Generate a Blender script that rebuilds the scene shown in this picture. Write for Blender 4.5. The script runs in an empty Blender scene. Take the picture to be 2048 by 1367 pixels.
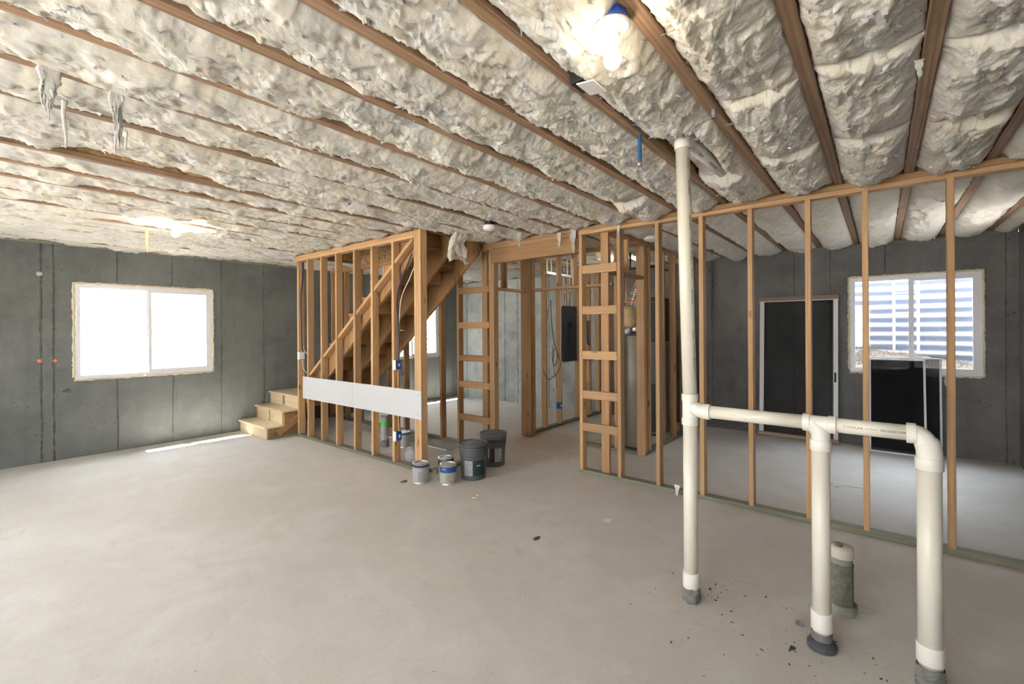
import bpy, bmesh, math, random
import numpy as np
from mathutils import Matrix, Vector, Euler
S = bpy.context.scene
COL = S.collection
# ---------------------------------------------------------------- camera, world, sun, exposure
cam_d = bpy.data.cameras.new('camera'); cam = bpy.data.objects.new('camera', cam_d); COL.objects.link(cam)
YAW = 0.680758; ROLL = -0.006169; EYE = 1.55
F = Vector((math.cos(YAW), math.sin(YAW), 0)); R = Vector((math.sin(YAW), -math.cos(YAW), 0)); U = Vector((0, 0, 1))
R3 = R*math.cos(ROLL) + U*math.sin(ROLL); U3 = U*math.cos(ROLL) - R*math.sin(ROLL)
M = Matrix((R3, U3, -F)).transposed().to_4x4(); M.translation = (0, 0, EYE); cam.matrix_world = M
cam_d.sensor_width = 36; cam_d.lens = 910.0/2048*36; cam_d.shift_y = -26.1/2048
cam_d.clip_start = 0.02; cam_d.clip_end = 200
S.camera = cam
S.view_settings.view_transform = 'Standard'; S.view_settings.look = 'None'
S.view_settings.gamma = 1; S.view_settings.use_curve_mapping = False
S.view_settings.exposure = 1.0
W = bpy.data.worlds.new('sky'); S.world = W; W.use_nodes = True
bg = W.node_tree.nodes['Background']; bg.inputs[1].default_value = 14.0
_tc = W.node_tree.nodes.new('ShaderNodeTexCoord'); _sx = W.node_tree.nodes.new('ShaderNodeSeparateXYZ'); _rp = W.node_tree.nodes.new('ShaderNodeValToRGB')
W.node_tree.links.new(_tc.outputs['Generated'], _sx.inputs[0]); W.node_tree.links.new(_sx.outputs['Z'], _rp.inputs[0]); W.node_tree.links.new(_rp.outputs[0], bg.inputs[0])
# bright hazy sky above the horizon, sunlit ground below it (ramp input is clamped at 0, so z <= 0 is ground)
_rp.color_ramp.elements[0].position = 0.0; _rp.color_ramp.elements[0].color = (1.10, 1.03, 0.93, 1)
_rp.color_ramp.elements[1].position = 0.03; _rp.color_ramp.elements[1].color = (1.0, 0.985, 0.96, 1)
_e = _rp.color_ramp.elements.new(0.8); _e.color = (0.80, 0.89, 1.0, 1)
sun_d = bpy.data.lights.new('sun', 'SUN'); sun_d.energy = 170.0; sun_d.angle = 0.009; sun_d.color = (1, 0.95, 0.86)
sun = bpy.data.objects.new('sun', sun_d); COL.objects.link(sun)
sun.rotation_euler = Vector((0.30, -0.29, -1)).to_track_quat('-Z', 'Y').to_euler(); sun.location = (-2, 12, 12)
S.cycles.diffuse_bounces = 6; S.cycles.max_bounces = 10; S.cycles.use_adaptive_sampling = True; S.cycles.adaptive_threshold = 0.02; S.cycles.transparent_max_bounces = 16
S.cycles.caustics_reflective = False; S.cycles.caustics_refractive = False
S.cycles.sample_clamp_indirect = 6.0
rnd = random.Random(7)

# ---------------------------------------------------------------- helpers
def world_of(o):
    return world_of(o.parent) @ o.matrix_basis if o.parent else o.matrix_basis
def place(o, M, parent=None):
    if parent is not None:
        o.parent = parent
        o.matrix_basis = world_of(parent).inverted() @ M
    else:
        o.matrix_basis = M
def link(name, me, mat, parent=None, M=None):
    o = bpy.data.objects.new(name, me); COL.objects.link(o)
    if mat is not None:
        if len(me.materials) and me.materials[0] != mat: me = me.copy(); me.materials.clear(); o.data = me
        if len(me.materials) == 0: me.materials.append(mat)
    place(o, M if M is not None else Matrix(), parent)
    return o
def tag(o, label=None, cat=None, group=None, kind=None):
    if label: o['label'] = label
    if cat: o['category'] = cat
    if group: o['group'] = group
    if kind: o['kind'] = kind
    return o
def thing(name, loc, label, cat, group=None, rz=0):
    o = bpy.data.objects.new(name, None); COL.objects.link(o); o.empty_display_size = 0.1
    o.matrix_basis = Matrix.Translation(loc) @ Matrix.Rotation(rz, 4, 'Z')
    return tag(o, label, cat, group)
def bm_mesh(name, bm, smooth=False):
    me = bpy.data.meshes.new(name)
    bmesh.ops.recalc_face_normals(bm, faces=bm.faces[:])
    bm.to_mesh(me); bm.free()
    if smooth: me.polygons.foreach_set('use_smooth', [True]*len(me.polygons))
    return me
_boxes = {}
def box_mesh(sx, sy, sz, bev=0.0025):
    k = (round(sx, 4), round(sy, 4), round(sz, 4), bev)
    if k not in _boxes:
        bm = bmesh.new(); bmesh.ops.create_cube(bm, size=1)
        bmesh.ops.scale(bm, vec=(sx, sy, sz), verts=bm.verts)
        if bev: bmesh.ops.bevel(bm, geom=bm.edges[:], offset=min(bev, min(sx, sy, sz)*0.3), segments=1, affect='EDGES')
        _boxes[k] = bm_mesh('board', bm)
    return _boxes[k]
def beam(name, parent, x0, x1, y0, y1, z0, z1, mat, bev=0.0025):
    """axis-aligned board whose long side is its local Z (the grain)"""
    d = [x1-x0, y1-y0, z1-z0]; c = Vector(((x0+x1)/2, (y0+y1)/2, (z0+z1)/2))
    a = max(range(3), key=lambda i: d[i])
    if a == 2: Rm = Matrix(); s = d
    elif a == 0: Rm = Matrix(((0, 0, 1), (0, 1, 0), (-1, 0, 0))).to_4x4(); s = (d[2], d[1], d[0])
    else: Rm = Matrix(((1, 0, 0), (0, 0, 1), (0, -1, 0))).to_4x4(); s = (d[0], d[2], d[1])
    me = box_mesh(*s, bev)
    me2 = me if (len(me.materials) == 0 or me.materials[0] == mat) else me.copy()
    if me2 is not me: me2.materials.clear()
    return link(name, me2, mat, parent, Matrix.Translation(c) @ Rm)
def board(name, parent, a, b, wdir, w, t, mat, bev=0.0025):
    a = Vector(a); b = Vector(b); z = (b-a); L = z.length; z.normalize()
    x = Vector(wdir); x = (x - z*x.dot(z)).normalized(); y = z.cross(x)
    Mx = Matrix((x, y, z)).transposed().to_4x4(); Mx.translation = (a+b)/2
    me = box_mesh(w, t, L, bev)
    if len(me.materials) and me.materials[0] != mat: me = me.copy(); me.materials.clear()
    return link(name, me, mat, parent, Mx)
def bm_tube(bm, pts, r, seg=10, caps=True):
    pts = [Vector(p) for p in pts]; rings = []
    rr = r if isinstance(r, (list, tuple)) else [r]*len(pts)
    n = None
    for i, p in enumerate(pts):
        t = (pts[min(i+1, len(pts)-1)] - pts[max(i-1, 0)])
        if t.length < 1e-9: t = Vector((0, 0, 1))
        t.normalize()
        if n is None: n = t.orthogonal().normalized()
        n = (n - t*n.dot(t)); n = n.normalized() if n.length > 1e-6 else t.orthogonal().normalized()
        b = t.cross(n)
        rings.append([bm.verts.new(p + (n*math.cos(a) + b*math.sin(a))*rr[i]) for a in [2*math.pi*k/seg for k in range(seg)]])
    for A, B in zip(rings, rings[1:]):
        for k in range(seg): bm.faces.new((A[k], A[(k+1) % seg], B[(k+1) % seg], B[k]))
    if caps:
        bm.faces.new(rings[0][::-1]); bm.faces.new(rings[-1])
def tube(name, parent, pts, r, mat, seg=10, M=None):
    bm = bmesh.new(); bm_tube(bm, pts, r, seg)
    return link(name, bm_mesh(name, bm, True), mat, parent, M)
def smooth_path(pts, n=6):
    P = [Vector(p) for p in pts]; out = []
    for i in range(len(P)-1):
        p0, p1, p2, p3 = P[max(i-1, 0)], P[i], P[i+1], P[min(i+2, len(P)-1)]
        for k in range(n):
            t = k/n
            out.append(0.5*((2*p1) + (p2-p0)*t + (2*p0-5*p1+4*p2-p3)*t*t + (3*p1-p0-3*p2+p3)*t*t*t))
    out.append(P[-1]); return out
def lathe_bm(bm, prof, seg=32, M=None, a0=0, a1=2*math.pi):
    full = abs(a1-a0-2*math.pi) < 1e-6
    n = seg if full else seg+1
    rings = []
    for r, z in prof:
        if r < 1e-6 and full: v = bm.verts.new((0, 0, z)); rings.append([v]*n); continue
        rings.append([bm.verts.new((r*math.cos(a0+(a1-a0)*k/seg), r*math.sin(a0+(a1-a0)*k/seg), z)) for k in range(n)])
    for A, B in zip(rings, rings[1:]):
        for k in range(seg):
            q = [A[k], A[(k+1) % n], B[(k+1) % n], B[k]]
            u = []
            for v in q:
                if v not in u: u.append(v)
            if len(u) >= 3:
                try: bm.faces.new(u)
                except ValueError: pass
    if M is not None: bmesh.ops.transform(bm, matrix=M, verts=bm.verts[:])
def lathe(name, parent, prof, mat, M=None, seg=32, smooth=True, a0=0, a1=2*math.pi):
    bm = bmesh.new(); lathe_bm(bm, prof, seg, None, a0, a1)
    me = bm_mesh(name, bm, smooth)
    return link(name, me, mat, parent, M)
def sharp(o, ang=35):
    me = o.data
    me.polygons.foreach_set('use_smooth', [True]*len(me.polygons))
    try: me.set_sharp_from_angle(angle=math.radians(ang))
    except Exception: pass
    return o
def grid_mesh(name, V, nx, ny, quads_extra=None):
    """V (nx*ny,3) numpy"""
    i = np.arange(nx*ny).reshape(nx, ny)
    q = np.stack([i[:-1, :-1], i[1:, :-1], i[1:, 1:], i[:-1, 1:]], -1).reshape(-1, 4)
    return np_mesh(name, V, q)
def np_mesh(name, V, q, smooth=True):
    me = bpy.data.meshes.new(name)
    k = q.shape[1]
    me.vertices.add(len(V)); me.vertices.foreach_set('co', np.ascontiguousarray(V, dtype=np.float32).ravel())
    me.loops.add(q.size); me.loops.foreach_set('vertex_index', q.ravel().astype(np.int32))
    me.polygons.add(len(q)); me.polygons.foreach_set('loop_start', (np.arange(len(q))*k).astype(np.int32))
    me.polygons.foreach_set('loop_total', np.full(len(q), k, dtype=np.int32))
    if smooth: me.polygons.foreach_set('use_smooth', np.ones(len(q), dtype=bool))
    me.update(calc_edges=True); me.validate()
    return me
_perm = np.random.RandomState(3).permutation(4096)
_ga = np.random.RandomState(4).rand(4096)*2*np.pi
def pn(x, y, seed=0):
    x = np.asarray(x, float); y = np.asarray(y, float)
    xi = np.floor(x).astype(int); yi = np.floor(y).astype(int); xf = x-xi; yf = y-yi
    def g(ix, iy, dx, dy):
        h = _perm[(ix*73 + _perm[(iy*31 + seed*97) & 4095]) & 4095]; a = _ga[h]
        return np.cos(a)*dx + np.sin(a)*dy
    u = xf*xf*xf*(xf*(xf*6-15)+10); v = yf*yf*yf*(yf*(yf*6-15)+10)
    a = g(xi, yi, xf, yf)*(1-u) + g(xi+1, yi, xf-1, yf)*u
    b = g(xi, yi+1, xf, yf-1)*(1-u) + g(xi+1, yi+1, xf-1, yf-1)*u
    return (a*(1-v) + b*v)*1.5
def text_mesh(body, size):
    cu = bpy.data.curves.new('txt', 'FONT'); cu.body = body; cu.size = size; cu.align_x = 'CENTER'; cu.align_y = 'CENTER'
    o = bpy.data.objects.new('txt', cu); COL.objects.link(o)
    dg = bpy.context.evaluated_depsgraph_get(); me = bpy.data.meshes.new_from_object(o.evaluated_get(dg))
    COL.objects.unlink(o); bpy.data.objects.remove(o); me.materials.clear()
    return me
def flat_text(name, parent, body, size, mat, M):
    return link(name, text_mesh(body, size), mat, parent, M)
def pipe_text(name, parent, body, size, mat, p, axis, out, r, maxseg=0.004):
    """printing wrapped on a pipe: p point on the axis, axis = reading direction, out = outward direction of the line"""
    me = text_mesh(body, size); bm = bmesh.new(); bm.from_mesh(me)
    axis = Vector(axis).normalized(); out = Vector(out); out = (out-axis*out.dot(axis)).normalized(); up = out.cross(axis)
    for v in bm.verts:
        a = v.co.y/r
        v.co = Vector(p) + axis*v.co.x + (out*math.cos(a) + up*math.sin(a))*(r+0.0006)
    bm.to_mesh(me); bm.free()
    return link(name, me, mat, parent)

# ---------------------------------------------------------------- materials
class N:
    def __init__(s, name):
        s.m = bpy.data.materials.new(name); s.m.use_nodes = True; s.t = s.m.node_tree; s.b = s.t.nodes['Principled BSDF']; s.o = s.t.nodes['Material Output']
    def n(s, typ, **kw):
        x = s.t.nodes.new(typ)
        for k, v in kw.items():
            if k in x.inputs.keys() if isinstance(k, str) else False: x.inputs[k].default_value = v
            else: setattr(x, k, v)
        return x
    def l(s, a, b): s.t.links.new(a, b)
    def coord(s, kind='Object', scale=(1, 1, 1), rand=0.0):
        tc = s.n('ShaderNodeTexCoord'); mp = s.n('ShaderNodeMapping'); mp.inputs['Scale'].default_value = scale
        src = tc.outputs[kind]
        if rand:
            oi = s.n('ShaderNodeObjectInfo'); vm = s.n('ShaderNodeVectorMath', operation='MULTIPLY_ADD')
            cb = s.n('ShaderNodeCombineXYZ')
            for i in range(3):
                mm = s.n('ShaderNodeMath', operation='MULTIPLY'); mm.inputs[1].default_value = rand*(1, 1.7, 2.3)[i]
                s.l(oi.outputs['Random'], mm.inputs[0]); s.l(mm.outputs[0], cb.inputs[i])
            ad = s.n('ShaderNodeVectorMath', operation='ADD'); s.l(src, ad.inputs[0]); s.l(cb.outputs[0], ad.inputs[1]); src = ad.outputs[0]
            s.t.nodes.remove(vm)
        s.l(src, mp.inputs['Vector']); return mp.outputs[0]
    def noise(s, vec, scale, detail=4, rough=0.55, dist=0.0):
        x = s.n('ShaderNodeTexNoise'); x.inputs['Scale'].default_value = scale; x.inputs['Detail'].default_value = detail
        x.inputs['Roughness'].default_value = rough; x.inputs['Distortion'].default_value = dist; s.l(vec, x.inputs['Vector']); return x.outputs['Fac']
    def ramp(s, fac, stops):
        x = s.n('ShaderNodeValToRGB'); e = x.color_ramp.elements
        while len(e) < len(stops): e.new(0.5)
        for i, (p, c) in enumerate(stops): e[i].position = p; e[i].color = (*c, 1) if len(c) == 3 else c
        s.l(fac, x.inputs[0]); return x.outputs[0]
    def mix(s, fac, a, b, mode='MIX'):
        x = s.n('ShaderNodeMix', data_type='RGBA', blend_type=mode)
        for v, i in ((fac, 0), (a, 6), (b, 7)):
            if hasattr(v, 'is_linked'): s.l(v, x.inputs[i])
            elif i == 0: x.inputs[0].default_value = v
            else: x.inputs[i].default_value = (*v, 1)
        return x.outputs[2]
    def bump(s, h, strength, dist=0.01):
        x = s.n('ShaderNodeBump'); x.inputs['Strength'].default_value = strength; x.inputs['Distance'].default_value = dist
        s.l(h, x.inputs['Height']); s.l(x.outputs[0], s.b.inputs['Normal']); return x
    def col(s, c):
        if hasattr(c, 'is_linked'): s.l(c, s.b.inputs['Base Color'])
        else: s.b.inputs['Base Color'].default_value = (*c, 1)
    def set(s, **kw):
        for k, v in kw.items(): s.b.inputs[k.replace('_', ' ')].default_value = v
        return s
def plain(name, c, rough=0.6, metal=0.0, var=0.0, vscale=8.0, bump=0.0):
    k = N(name); k.set(Roughness=rough, Metallic=metal)
    if var or bump:
        v = k.coord(); f = k.noise(v, vscale, 5)
        k.col(k.mix(f, tuple(x*(1-var) for x in c), tuple(min(1, x*(1+var)) for x in c)))
        if bump: k.bump(k.noise(v, vscale*5, 4), bump, 0.004)
    else: k.col(c)
    return k.m
def wood(name, light, dark, knot=(0.14, 0.07, 0.035), rough=0.62, ring=1.0, treated=None):
    k = N(name); v = k.coord(scale=(1, 1, 0.045), rand=9.0)
    g = k.noise(v, 42, 5, 0.6, 0.6); g2 = k.noise(v, 9, 3, 0.5, 1.5)
    wv = k.n('ShaderNodeTexWave', wave_type='RINGS', rings_direction='Z'); wv.inputs['Scale'].default_value = 14; wv.inputs['Distortion'].default_value = 5; wv.inputs['Detail'].default_value = 2; wv.inputs['Detail Scale'].default_value = 1.2
    k.l(v, wv.inputs['Vector'])
    c = k.ramp(g, [(0.25, dark), (0.7, light)])
    c = k.mix(k.ramp(wv.outputs['Fac'], [(0.2, (0, 0, 0)), (0.95, (0.26*ring,)*3)]), c, tuple(x*0.62 for x in dark))
    c = k.mix(k.ramp(g2, [(0.35, (0, 0, 0)), (0.75, (0.5, 0.5, 0.5))]), c, tuple(min(1, x*1.15) for x in light))
    vk = k.coord(scale=(1, 1, 0.32), rand=9.0)
    vo = k.n('ShaderNodeTexVoronoi'); vo.inputs['Scale'].default_value = 6.5; k.l(vk, vo.inputs['Vector'])
    c = k.mix(k.ramp(vo.outputs['Distance'], [(0.05, (0.9, 0.9, 0.9)), (0.13, (0, 0, 0))]), c, knot)
    oi = k.n('ShaderNodeObjectInfo'); hs = k.n('ShaderNodeHueSaturation')
    mr = k.n('ShaderNodeMapRange'); mr.inputs['To Min'].default_value = 0.78; mr.inputs['To Max'].default_value = 1.18
    k.l(oi.outputs['Random'], mr.inputs['Value']); k.l(mr.outputs[0], hs.inputs['Value']); k.l(c, hs.inputs['Color'])
    k.col(hs.outputs[0]); k.set(Roughness=rough); k.bump(g, 0.25, 0.002)
    return k.m
M_WOOD = wood('fir_lumber', (0.57, 0.365, 0.185), (0.40, 0.235, 0.11))
M_WOOD_D = wood('fir_lumber_brown', (0.42, 0.245, 0.115), (0.28, 0.15, 0.065))
M_LVL = wood('joist_flange_veneer', (0.37, 0.24, 0.145), (0.16, 0.085, 0.045), ring=2.2)
M_TREAT = wood('treated_lumber', (0.225, 0.225, 0.165), (0.12, 0.125, 0.085), knot=(0.05, 0.055, 0.03))
M_PLY = wood('plywood_step', (0.74, 0.62, 0.42), (0.62, 0.49, 0.30), knot=(0.5, 0.36, 0.2), ring=0.4)
def osb():
    k = N('oriented_strand_board'); v = k.coord(scale=(1, 1, 1), rand=3.0)
    vo = k.n('ShaderNodeTexVoronoi'); vo.inputs['Scale'].default_value = 34; k.l(v, vo.inputs['Vector'])
    c = k.ramp(vo.outputs['Color'], [(0.1, (0.24, 0.13, 0.05)), (0.5, (0.46, 0.29, 0.13)), (0.95, (0.66, 0.47, 0.25))]); k.col(c); k.set(Roughness=0.7); return k.m
M_OSB = osb()
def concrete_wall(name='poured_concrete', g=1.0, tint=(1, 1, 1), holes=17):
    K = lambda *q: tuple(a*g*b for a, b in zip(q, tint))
    k = N(name); v = k.coord('Object')
    big = k.noise(v, 0.9, 5, 0.6, 0.4); mid = k.noise(v, 5, 6, 0.62); fine = k.noise(v, 60, 4, 0.6)
    c = k.ramp(big, [(0.3, K(0.072, 0.081, 0.079)), (0.7, K(0.175, 0.188, 0.182))])
    c = k.mix(k.ramp(mid, [(0.35, (0.0, 0.0, 0.0)), (0.8, (0.55, 0.55, 0.55))]), c, K(0.21, 0.222, 0.212))
    c = k.mix(k.ramp(fine, [(0.3, (0.35, 0.35, 0.35)), (0.6, (0, 0, 0))]), c, K(0.075, 0.08, 0.078))
    vs = k.coord('Object', (6, 6, 0.5)); st = k.noise(vs, 1.6, 5, 0.6)
    c = k.mix(k.ramp(st, [(0.5, (0, 0, 0)), (0.8, (0.35, 0.35, 0.35))]), c, K(0.07, 0.075, 0.072))
    vo = k.n('ShaderNodeTexVoronoi'); vo.inputs['Scale'].default_value = holes; nd = k.n('ShaderNodeVectorMath', operation='MULTIPLY_ADD'); nv = k.n('ShaderNodeTexNoise'); nv.inputs['Scale'].default_value = 14; k.l(v, nv.inputs['Vector']); nd.inputs[1].default_value = (0.05, 0.05, 0.05); k.l(nv.outputs['Color'], nd.inputs[0]); k.l(v, nd.inputs[2]); k.l(nd.outputs[0], vo.inputs['Vector'])
    msk = k.noise(v, 2.1, 3); dots = k.ramp(vo.outputs['Distance'], [(0.07, (1, 1, 1)), (0.15, (0, 0, 0))])
    dm = k.mix(k.ramp(msk, [(0.45, (0, 0, 0)), (0.62, (1, 1, 1))]), (0, 0, 0), dots)
    c = k.mix(dm, c, (0.035, 0.036, 0.035))
    k.col(c); k.set(Roughness=0.78)
    h = k.mix(dm, k.mix(0.5, mid, fine), (0, 0, 0)); k.bump(h, 0.55, 0.012)
    return k.m
M_CONC = concrete_wall(); M_CONC_R = concrete_wall('grey_poured_concrete', 1.0, (1.10, 1.0, 1.02), 10); M_CONC_L = concrete_wall('poured_concrete_lit', 3.6, (1, 1, 1.03), 10)  # last copy paled: the back room's bright light put into the wall colour
M_FIN = plain('concrete_fin', (0.085, 0.088, 0.082), 0.85, 0, 0.5, 20, 0.6)
def floor_mat():
    k = N('slab_concrete'); v = k.coord('Object')
    big = k.noise(v, 0.55, 6, 0.6, 0.6); mid = k.noise(v, 2.6, 7, 0.65, 0.8); fine = k.noise(v, 90, 4, 0.7)
    c = k.ramp(big, [(0.3, (0.56, 0.535, 0.495)), (0.7, (0.69, 0.68, 0.655))])
    c = k.mix(k.ramp(mid, [(0.34, (0.6, 0.6, 0.6)), (0.58, (0, 0, 0))]), c, (0.57, 0.54, 0.485))
    c = k.mix(k.ramp(mid, [(0.55, (0, 0, 0)), (0.78, (0.4, 0.4, 0.4))]), c, (0.71, 0.70, 0.68))
    vt = k.coord('Object', (1.0, 0.35, 1)); tr = k.noise(vt, 7, 6, 0.7, 2.0)
    c = k.mix(k.ramp(tr, [(0.56, (0, 0, 0)), (0.72, (0.32, 0.32, 0.32))]), c, (0.45, 0.425, 0.385))
    c = k.mix(k.ramp(fine, [(0.3, (0.3, 0.3, 0.3)), (0.5, (0, 0, 0))]), c, (0.45, 0.415, 0.365))
    vo = k.n('ShaderNodeTexVoronoi'); vo.inputs['Scale'].default_value = 5.5; k.l(v, vo.inputs['Vector'])
    c = k.mix(k.ramp(vo.outputs['Distance'], [(0.018, (0.7, 0.7, 0.7)), (0.035, (0, 0, 0))]), c, (0.17, 0.15, 0.13))
    # tan dust left round the plumbing stubs and below the plates
    tc = k.n('ShaderNodeTexCoord')
    def patch(px, py, r, colr, amt):
        nonlocal c
        d = k.n('ShaderNodeVectorMath', operation='DISTANCE'); d.inputs[1].default_value = (px, py, 0); k.l(tc.outputs['Object'], d.inputs[0])
        ad = k.n('ShaderNodeMath', operation='MULTIPLY_ADD'); ad.inputs[1].default_value = 0.9; k.l(mid, ad.inputs[0]); k.l(d.outputs['Value'], ad.inputs[2])
        f = k.ramp(ad.outputs[0], [(0.0, (amt,)*3), (1.0, (0, 0, 0))])
        mr = k.n('ShaderNodeMapRange'); mr.inputs['From Min'].default_value = r*0.35+0.45; mr.inputs['From Max'].default_value = r+0.45; mr.inputs['To Min'].default_value = amt; mr.inputs['To Max'].default_value = 0
        k.l(ad.outputs[0], mr.inputs['Value']); c = k.mix(mr.outputs[0], c, colr)
    patch(2.55, 0.35, 0.95, (0.46, 0.385, 0.30), 0.75)
    patch(3.25, 3.2, 0.9, (0.54, 0.46, 0.35), 0.55)
    patch(0.5, 5.0, 1.2, (0.66, 0.65, 0.62), 0.5)
    k.col(c); k.set(Roughness=0.62)
    k.b.inputs['Specular IOR Level'].default_value = 0.35
    k.bump(k.mix(0.35, k.noise(v, 14, 6, 0.65, 0.6), fine), 0.22, 0.012)
    return k.m
M_FLOOR = floor_mat()
def fiberglass():
    k = N('fiberglass_batt'); v = k.coord('Object')
    a = k.noise(v, 3.2, 6, 0.62, 0.8); vs = k.coord('Object', (1.0, 2.4, 1.6)); b = k.noise(vs, 17, 7, 0.72, 3.0); f = k.noise(vs, 70, 5, 0.7, 3.5); f2 = k.noise(k.coord('Object', (2.2, 1.0, 1.6)), 150, 3, 0.6, 2.0)
    c = k.ramp(a, [(0.3, (0.88, 0.82, 0.68)), (0.5, (0.93, 0.89, 0.80)), (0.7, (0.94, 0.93, 0.88))])
    c = k.mix(k.ramp(b, [(0.30, (0.5, 0.5, 0.5)), (0.48, (0, 0, 0))]), c, (0.82, 0.72, 0.52))
    k.col(c); k.set(Roughness=0.95); k.b.inputs['Specular IOR Level'].default_value = 0.1
    k.bump(k.mix(0.25, k.mix(0.4, b, f), f2), 0.7, 0.03)
    k.set(Subsurface_Weight=0.6, Subsurface_Scale=0.02); k.b.inputs['Subsurface Radius'].default_value = (1.0, 0.9, 0.7)
    return k.m
M_BATT = fiberglass()
M_PVC = plain('pvc_cream', (0.80, 0.765, 0.66), 0.32, 0, 0.04, 5)
M_PVCF = plain('pvc_fitting_white', (0.84, 0.82, 0.75), 0.3)
M_INK = plain('black_ink', (0.02, 0.02, 0.022), 0.7)
M_CRUD = plain('concrete_crust', (0.20, 0.20, 0.185), 0.9, 0, 0.55, 28, 0.8)
M_DRY = plain('drywall_paper', (0.60, 0.61, 0.63), 0.8, 0, 0.03, 3)
M_GYP = plain('gypsum_edge', (0.62, 0.60, 0.56), 0.9)
M_VINYL = plain('white_vinyl', (0.80, 0.80, 0.83), 0.35)
M_FOAM = plain('spray_foam', (0.66, 0.60, 0.42), 0.9, 0, 0.2, 30, 0.5)
M_BLUE = plain('blue_box_plastic', (0.02, 0.07, 0.36), 0.4)
M_WHITE = plain('white_plastic', (0.85, 0.85, 0.84), 0.35)
M_BLACK = plain('black_plastic', (0.012, 0.012, 0.013), 0.5)
M_CABLE_N = plain('navy_cable', (0.02, 0.025, 0.08), 0.5)
M_CABLE_W = plain('white_cable', (0.78, 0.75, 0.68), 0.5)
M_CABLE_Y = plain('tan_cable', (0.62, 0.42, 0.16), 0.5)
M_CABLE_O = plain('orange_cable', (0.75, 0.22, 0.03), 0.5)
M_CABLE_R = plain('red_cable', (0.45, 0.03, 0.025), 0.5)
M_PANEL = plain('panel_grey_enamel', (0.052, 0.056, 0.064), 0.45, 0.2)
M_STEEL = plain('galvanised_steel', (0.62, 0.63, 0.64), 0.38, 0.85, 0.08, 12)
M_TIN = plain('can_tin', (0.60, 0.60, 0.60), 0.3, 0.8, 0.1, 15)
M_BUCKET = plain('bucket_grey_plastic', (0.085, 0.092, 0.10), 0.42)
M_TANK = plain('heater_grey_enamel', (0.215, 0.20, 0.165), 0.42, 0.1)
M_TAN = plain('tank_tan_enamel', (0.60, 0.46, 0.25), 0.4)
M_FOIL = plain('foil_duct', (0.75, 0.75, 0.77), 0.25, 0.9)
M_COPPER = plain('copper', (0.66, 0.30, 0.15), 0.35, 0.9)
M_BROWN = plain('brown_rail', (0.25, 0.155, 0.10), 0.5)
M_ALU = plain('white_aluminium', (0.72, 0.73, 0.74), 0.4)
def glass():
    k = N('window_glass'); t = k.t
    tr = k.n('ShaderNodeBsdfTransparent'); gl = k.n('ShaderNodeBsdfGlossy'); gl.inputs['Roughness'].default_value = 0.02
    lw = k.n('ShaderNodeLayerWeight'); lw.inputs['Blend'].default_value = 0.5; mx = k.n('ShaderNodeMixShader')
    pw = k.n('ShaderNodeMath', operation='POWER'); pw.inputs[1].default_value = 5; k.l(lw.outputs['Facing'], pw.inputs[0])
    ma = k.n('ShaderNodeMath', operation='MULTIPLY_ADD'); ma.inputs[1].default_value = 0.8; ma.inputs[2].default_value = 0.03; k.l(pw.outputs[0], ma.inputs[0])
    k.l(ma.outputs[0], mx.inputs[0]); k.l(tr.outputs[0], mx.inputs[1]); k.l(gl.outputs[0], mx.inputs[2]); k.l(mx.outputs[0], k.o.inputs[0]); return k.m
M_GLASS = glass()
def mesh_screen(name, op):
    k = N(name); tr = k.n('ShaderNodeBsdfTransparent'); df = k.n('ShaderNodeBsdfDiffuse'); df.inputs['Color'].default_value = (0.022, 0.022, 0.025, 1)
    mx = k.n('ShaderNodeMixShader'); mx.inputs[0].default_value = op
    k.l(tr.outputs[0], mx.inputs[1]); k.l(df.outputs[0], mx.inputs[2]); k.l(mx.outputs[0], k.o.inputs[0]); return k.m
M_SCR = mesh_screen('insect_screen', 0.28); M_SCR2 = mesh_screen('insect_screen_dense', 0.55)
def emit(name, c, s):
    k = N(name); e = k.n('ShaderNodeEmission'); e.inputs[0].default_value = (*c, 1); e.inputs[1].default_value = s; k.l(e.outputs[0], k.o.inputs[0]); return k.m
M_BULB = emit('lit_bulb', (1.0, 0.84, 0.62), 36)
M_BULB_B = emit('lit_bulb_far', (1.0, 0.90, 0.74), 120)

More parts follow.
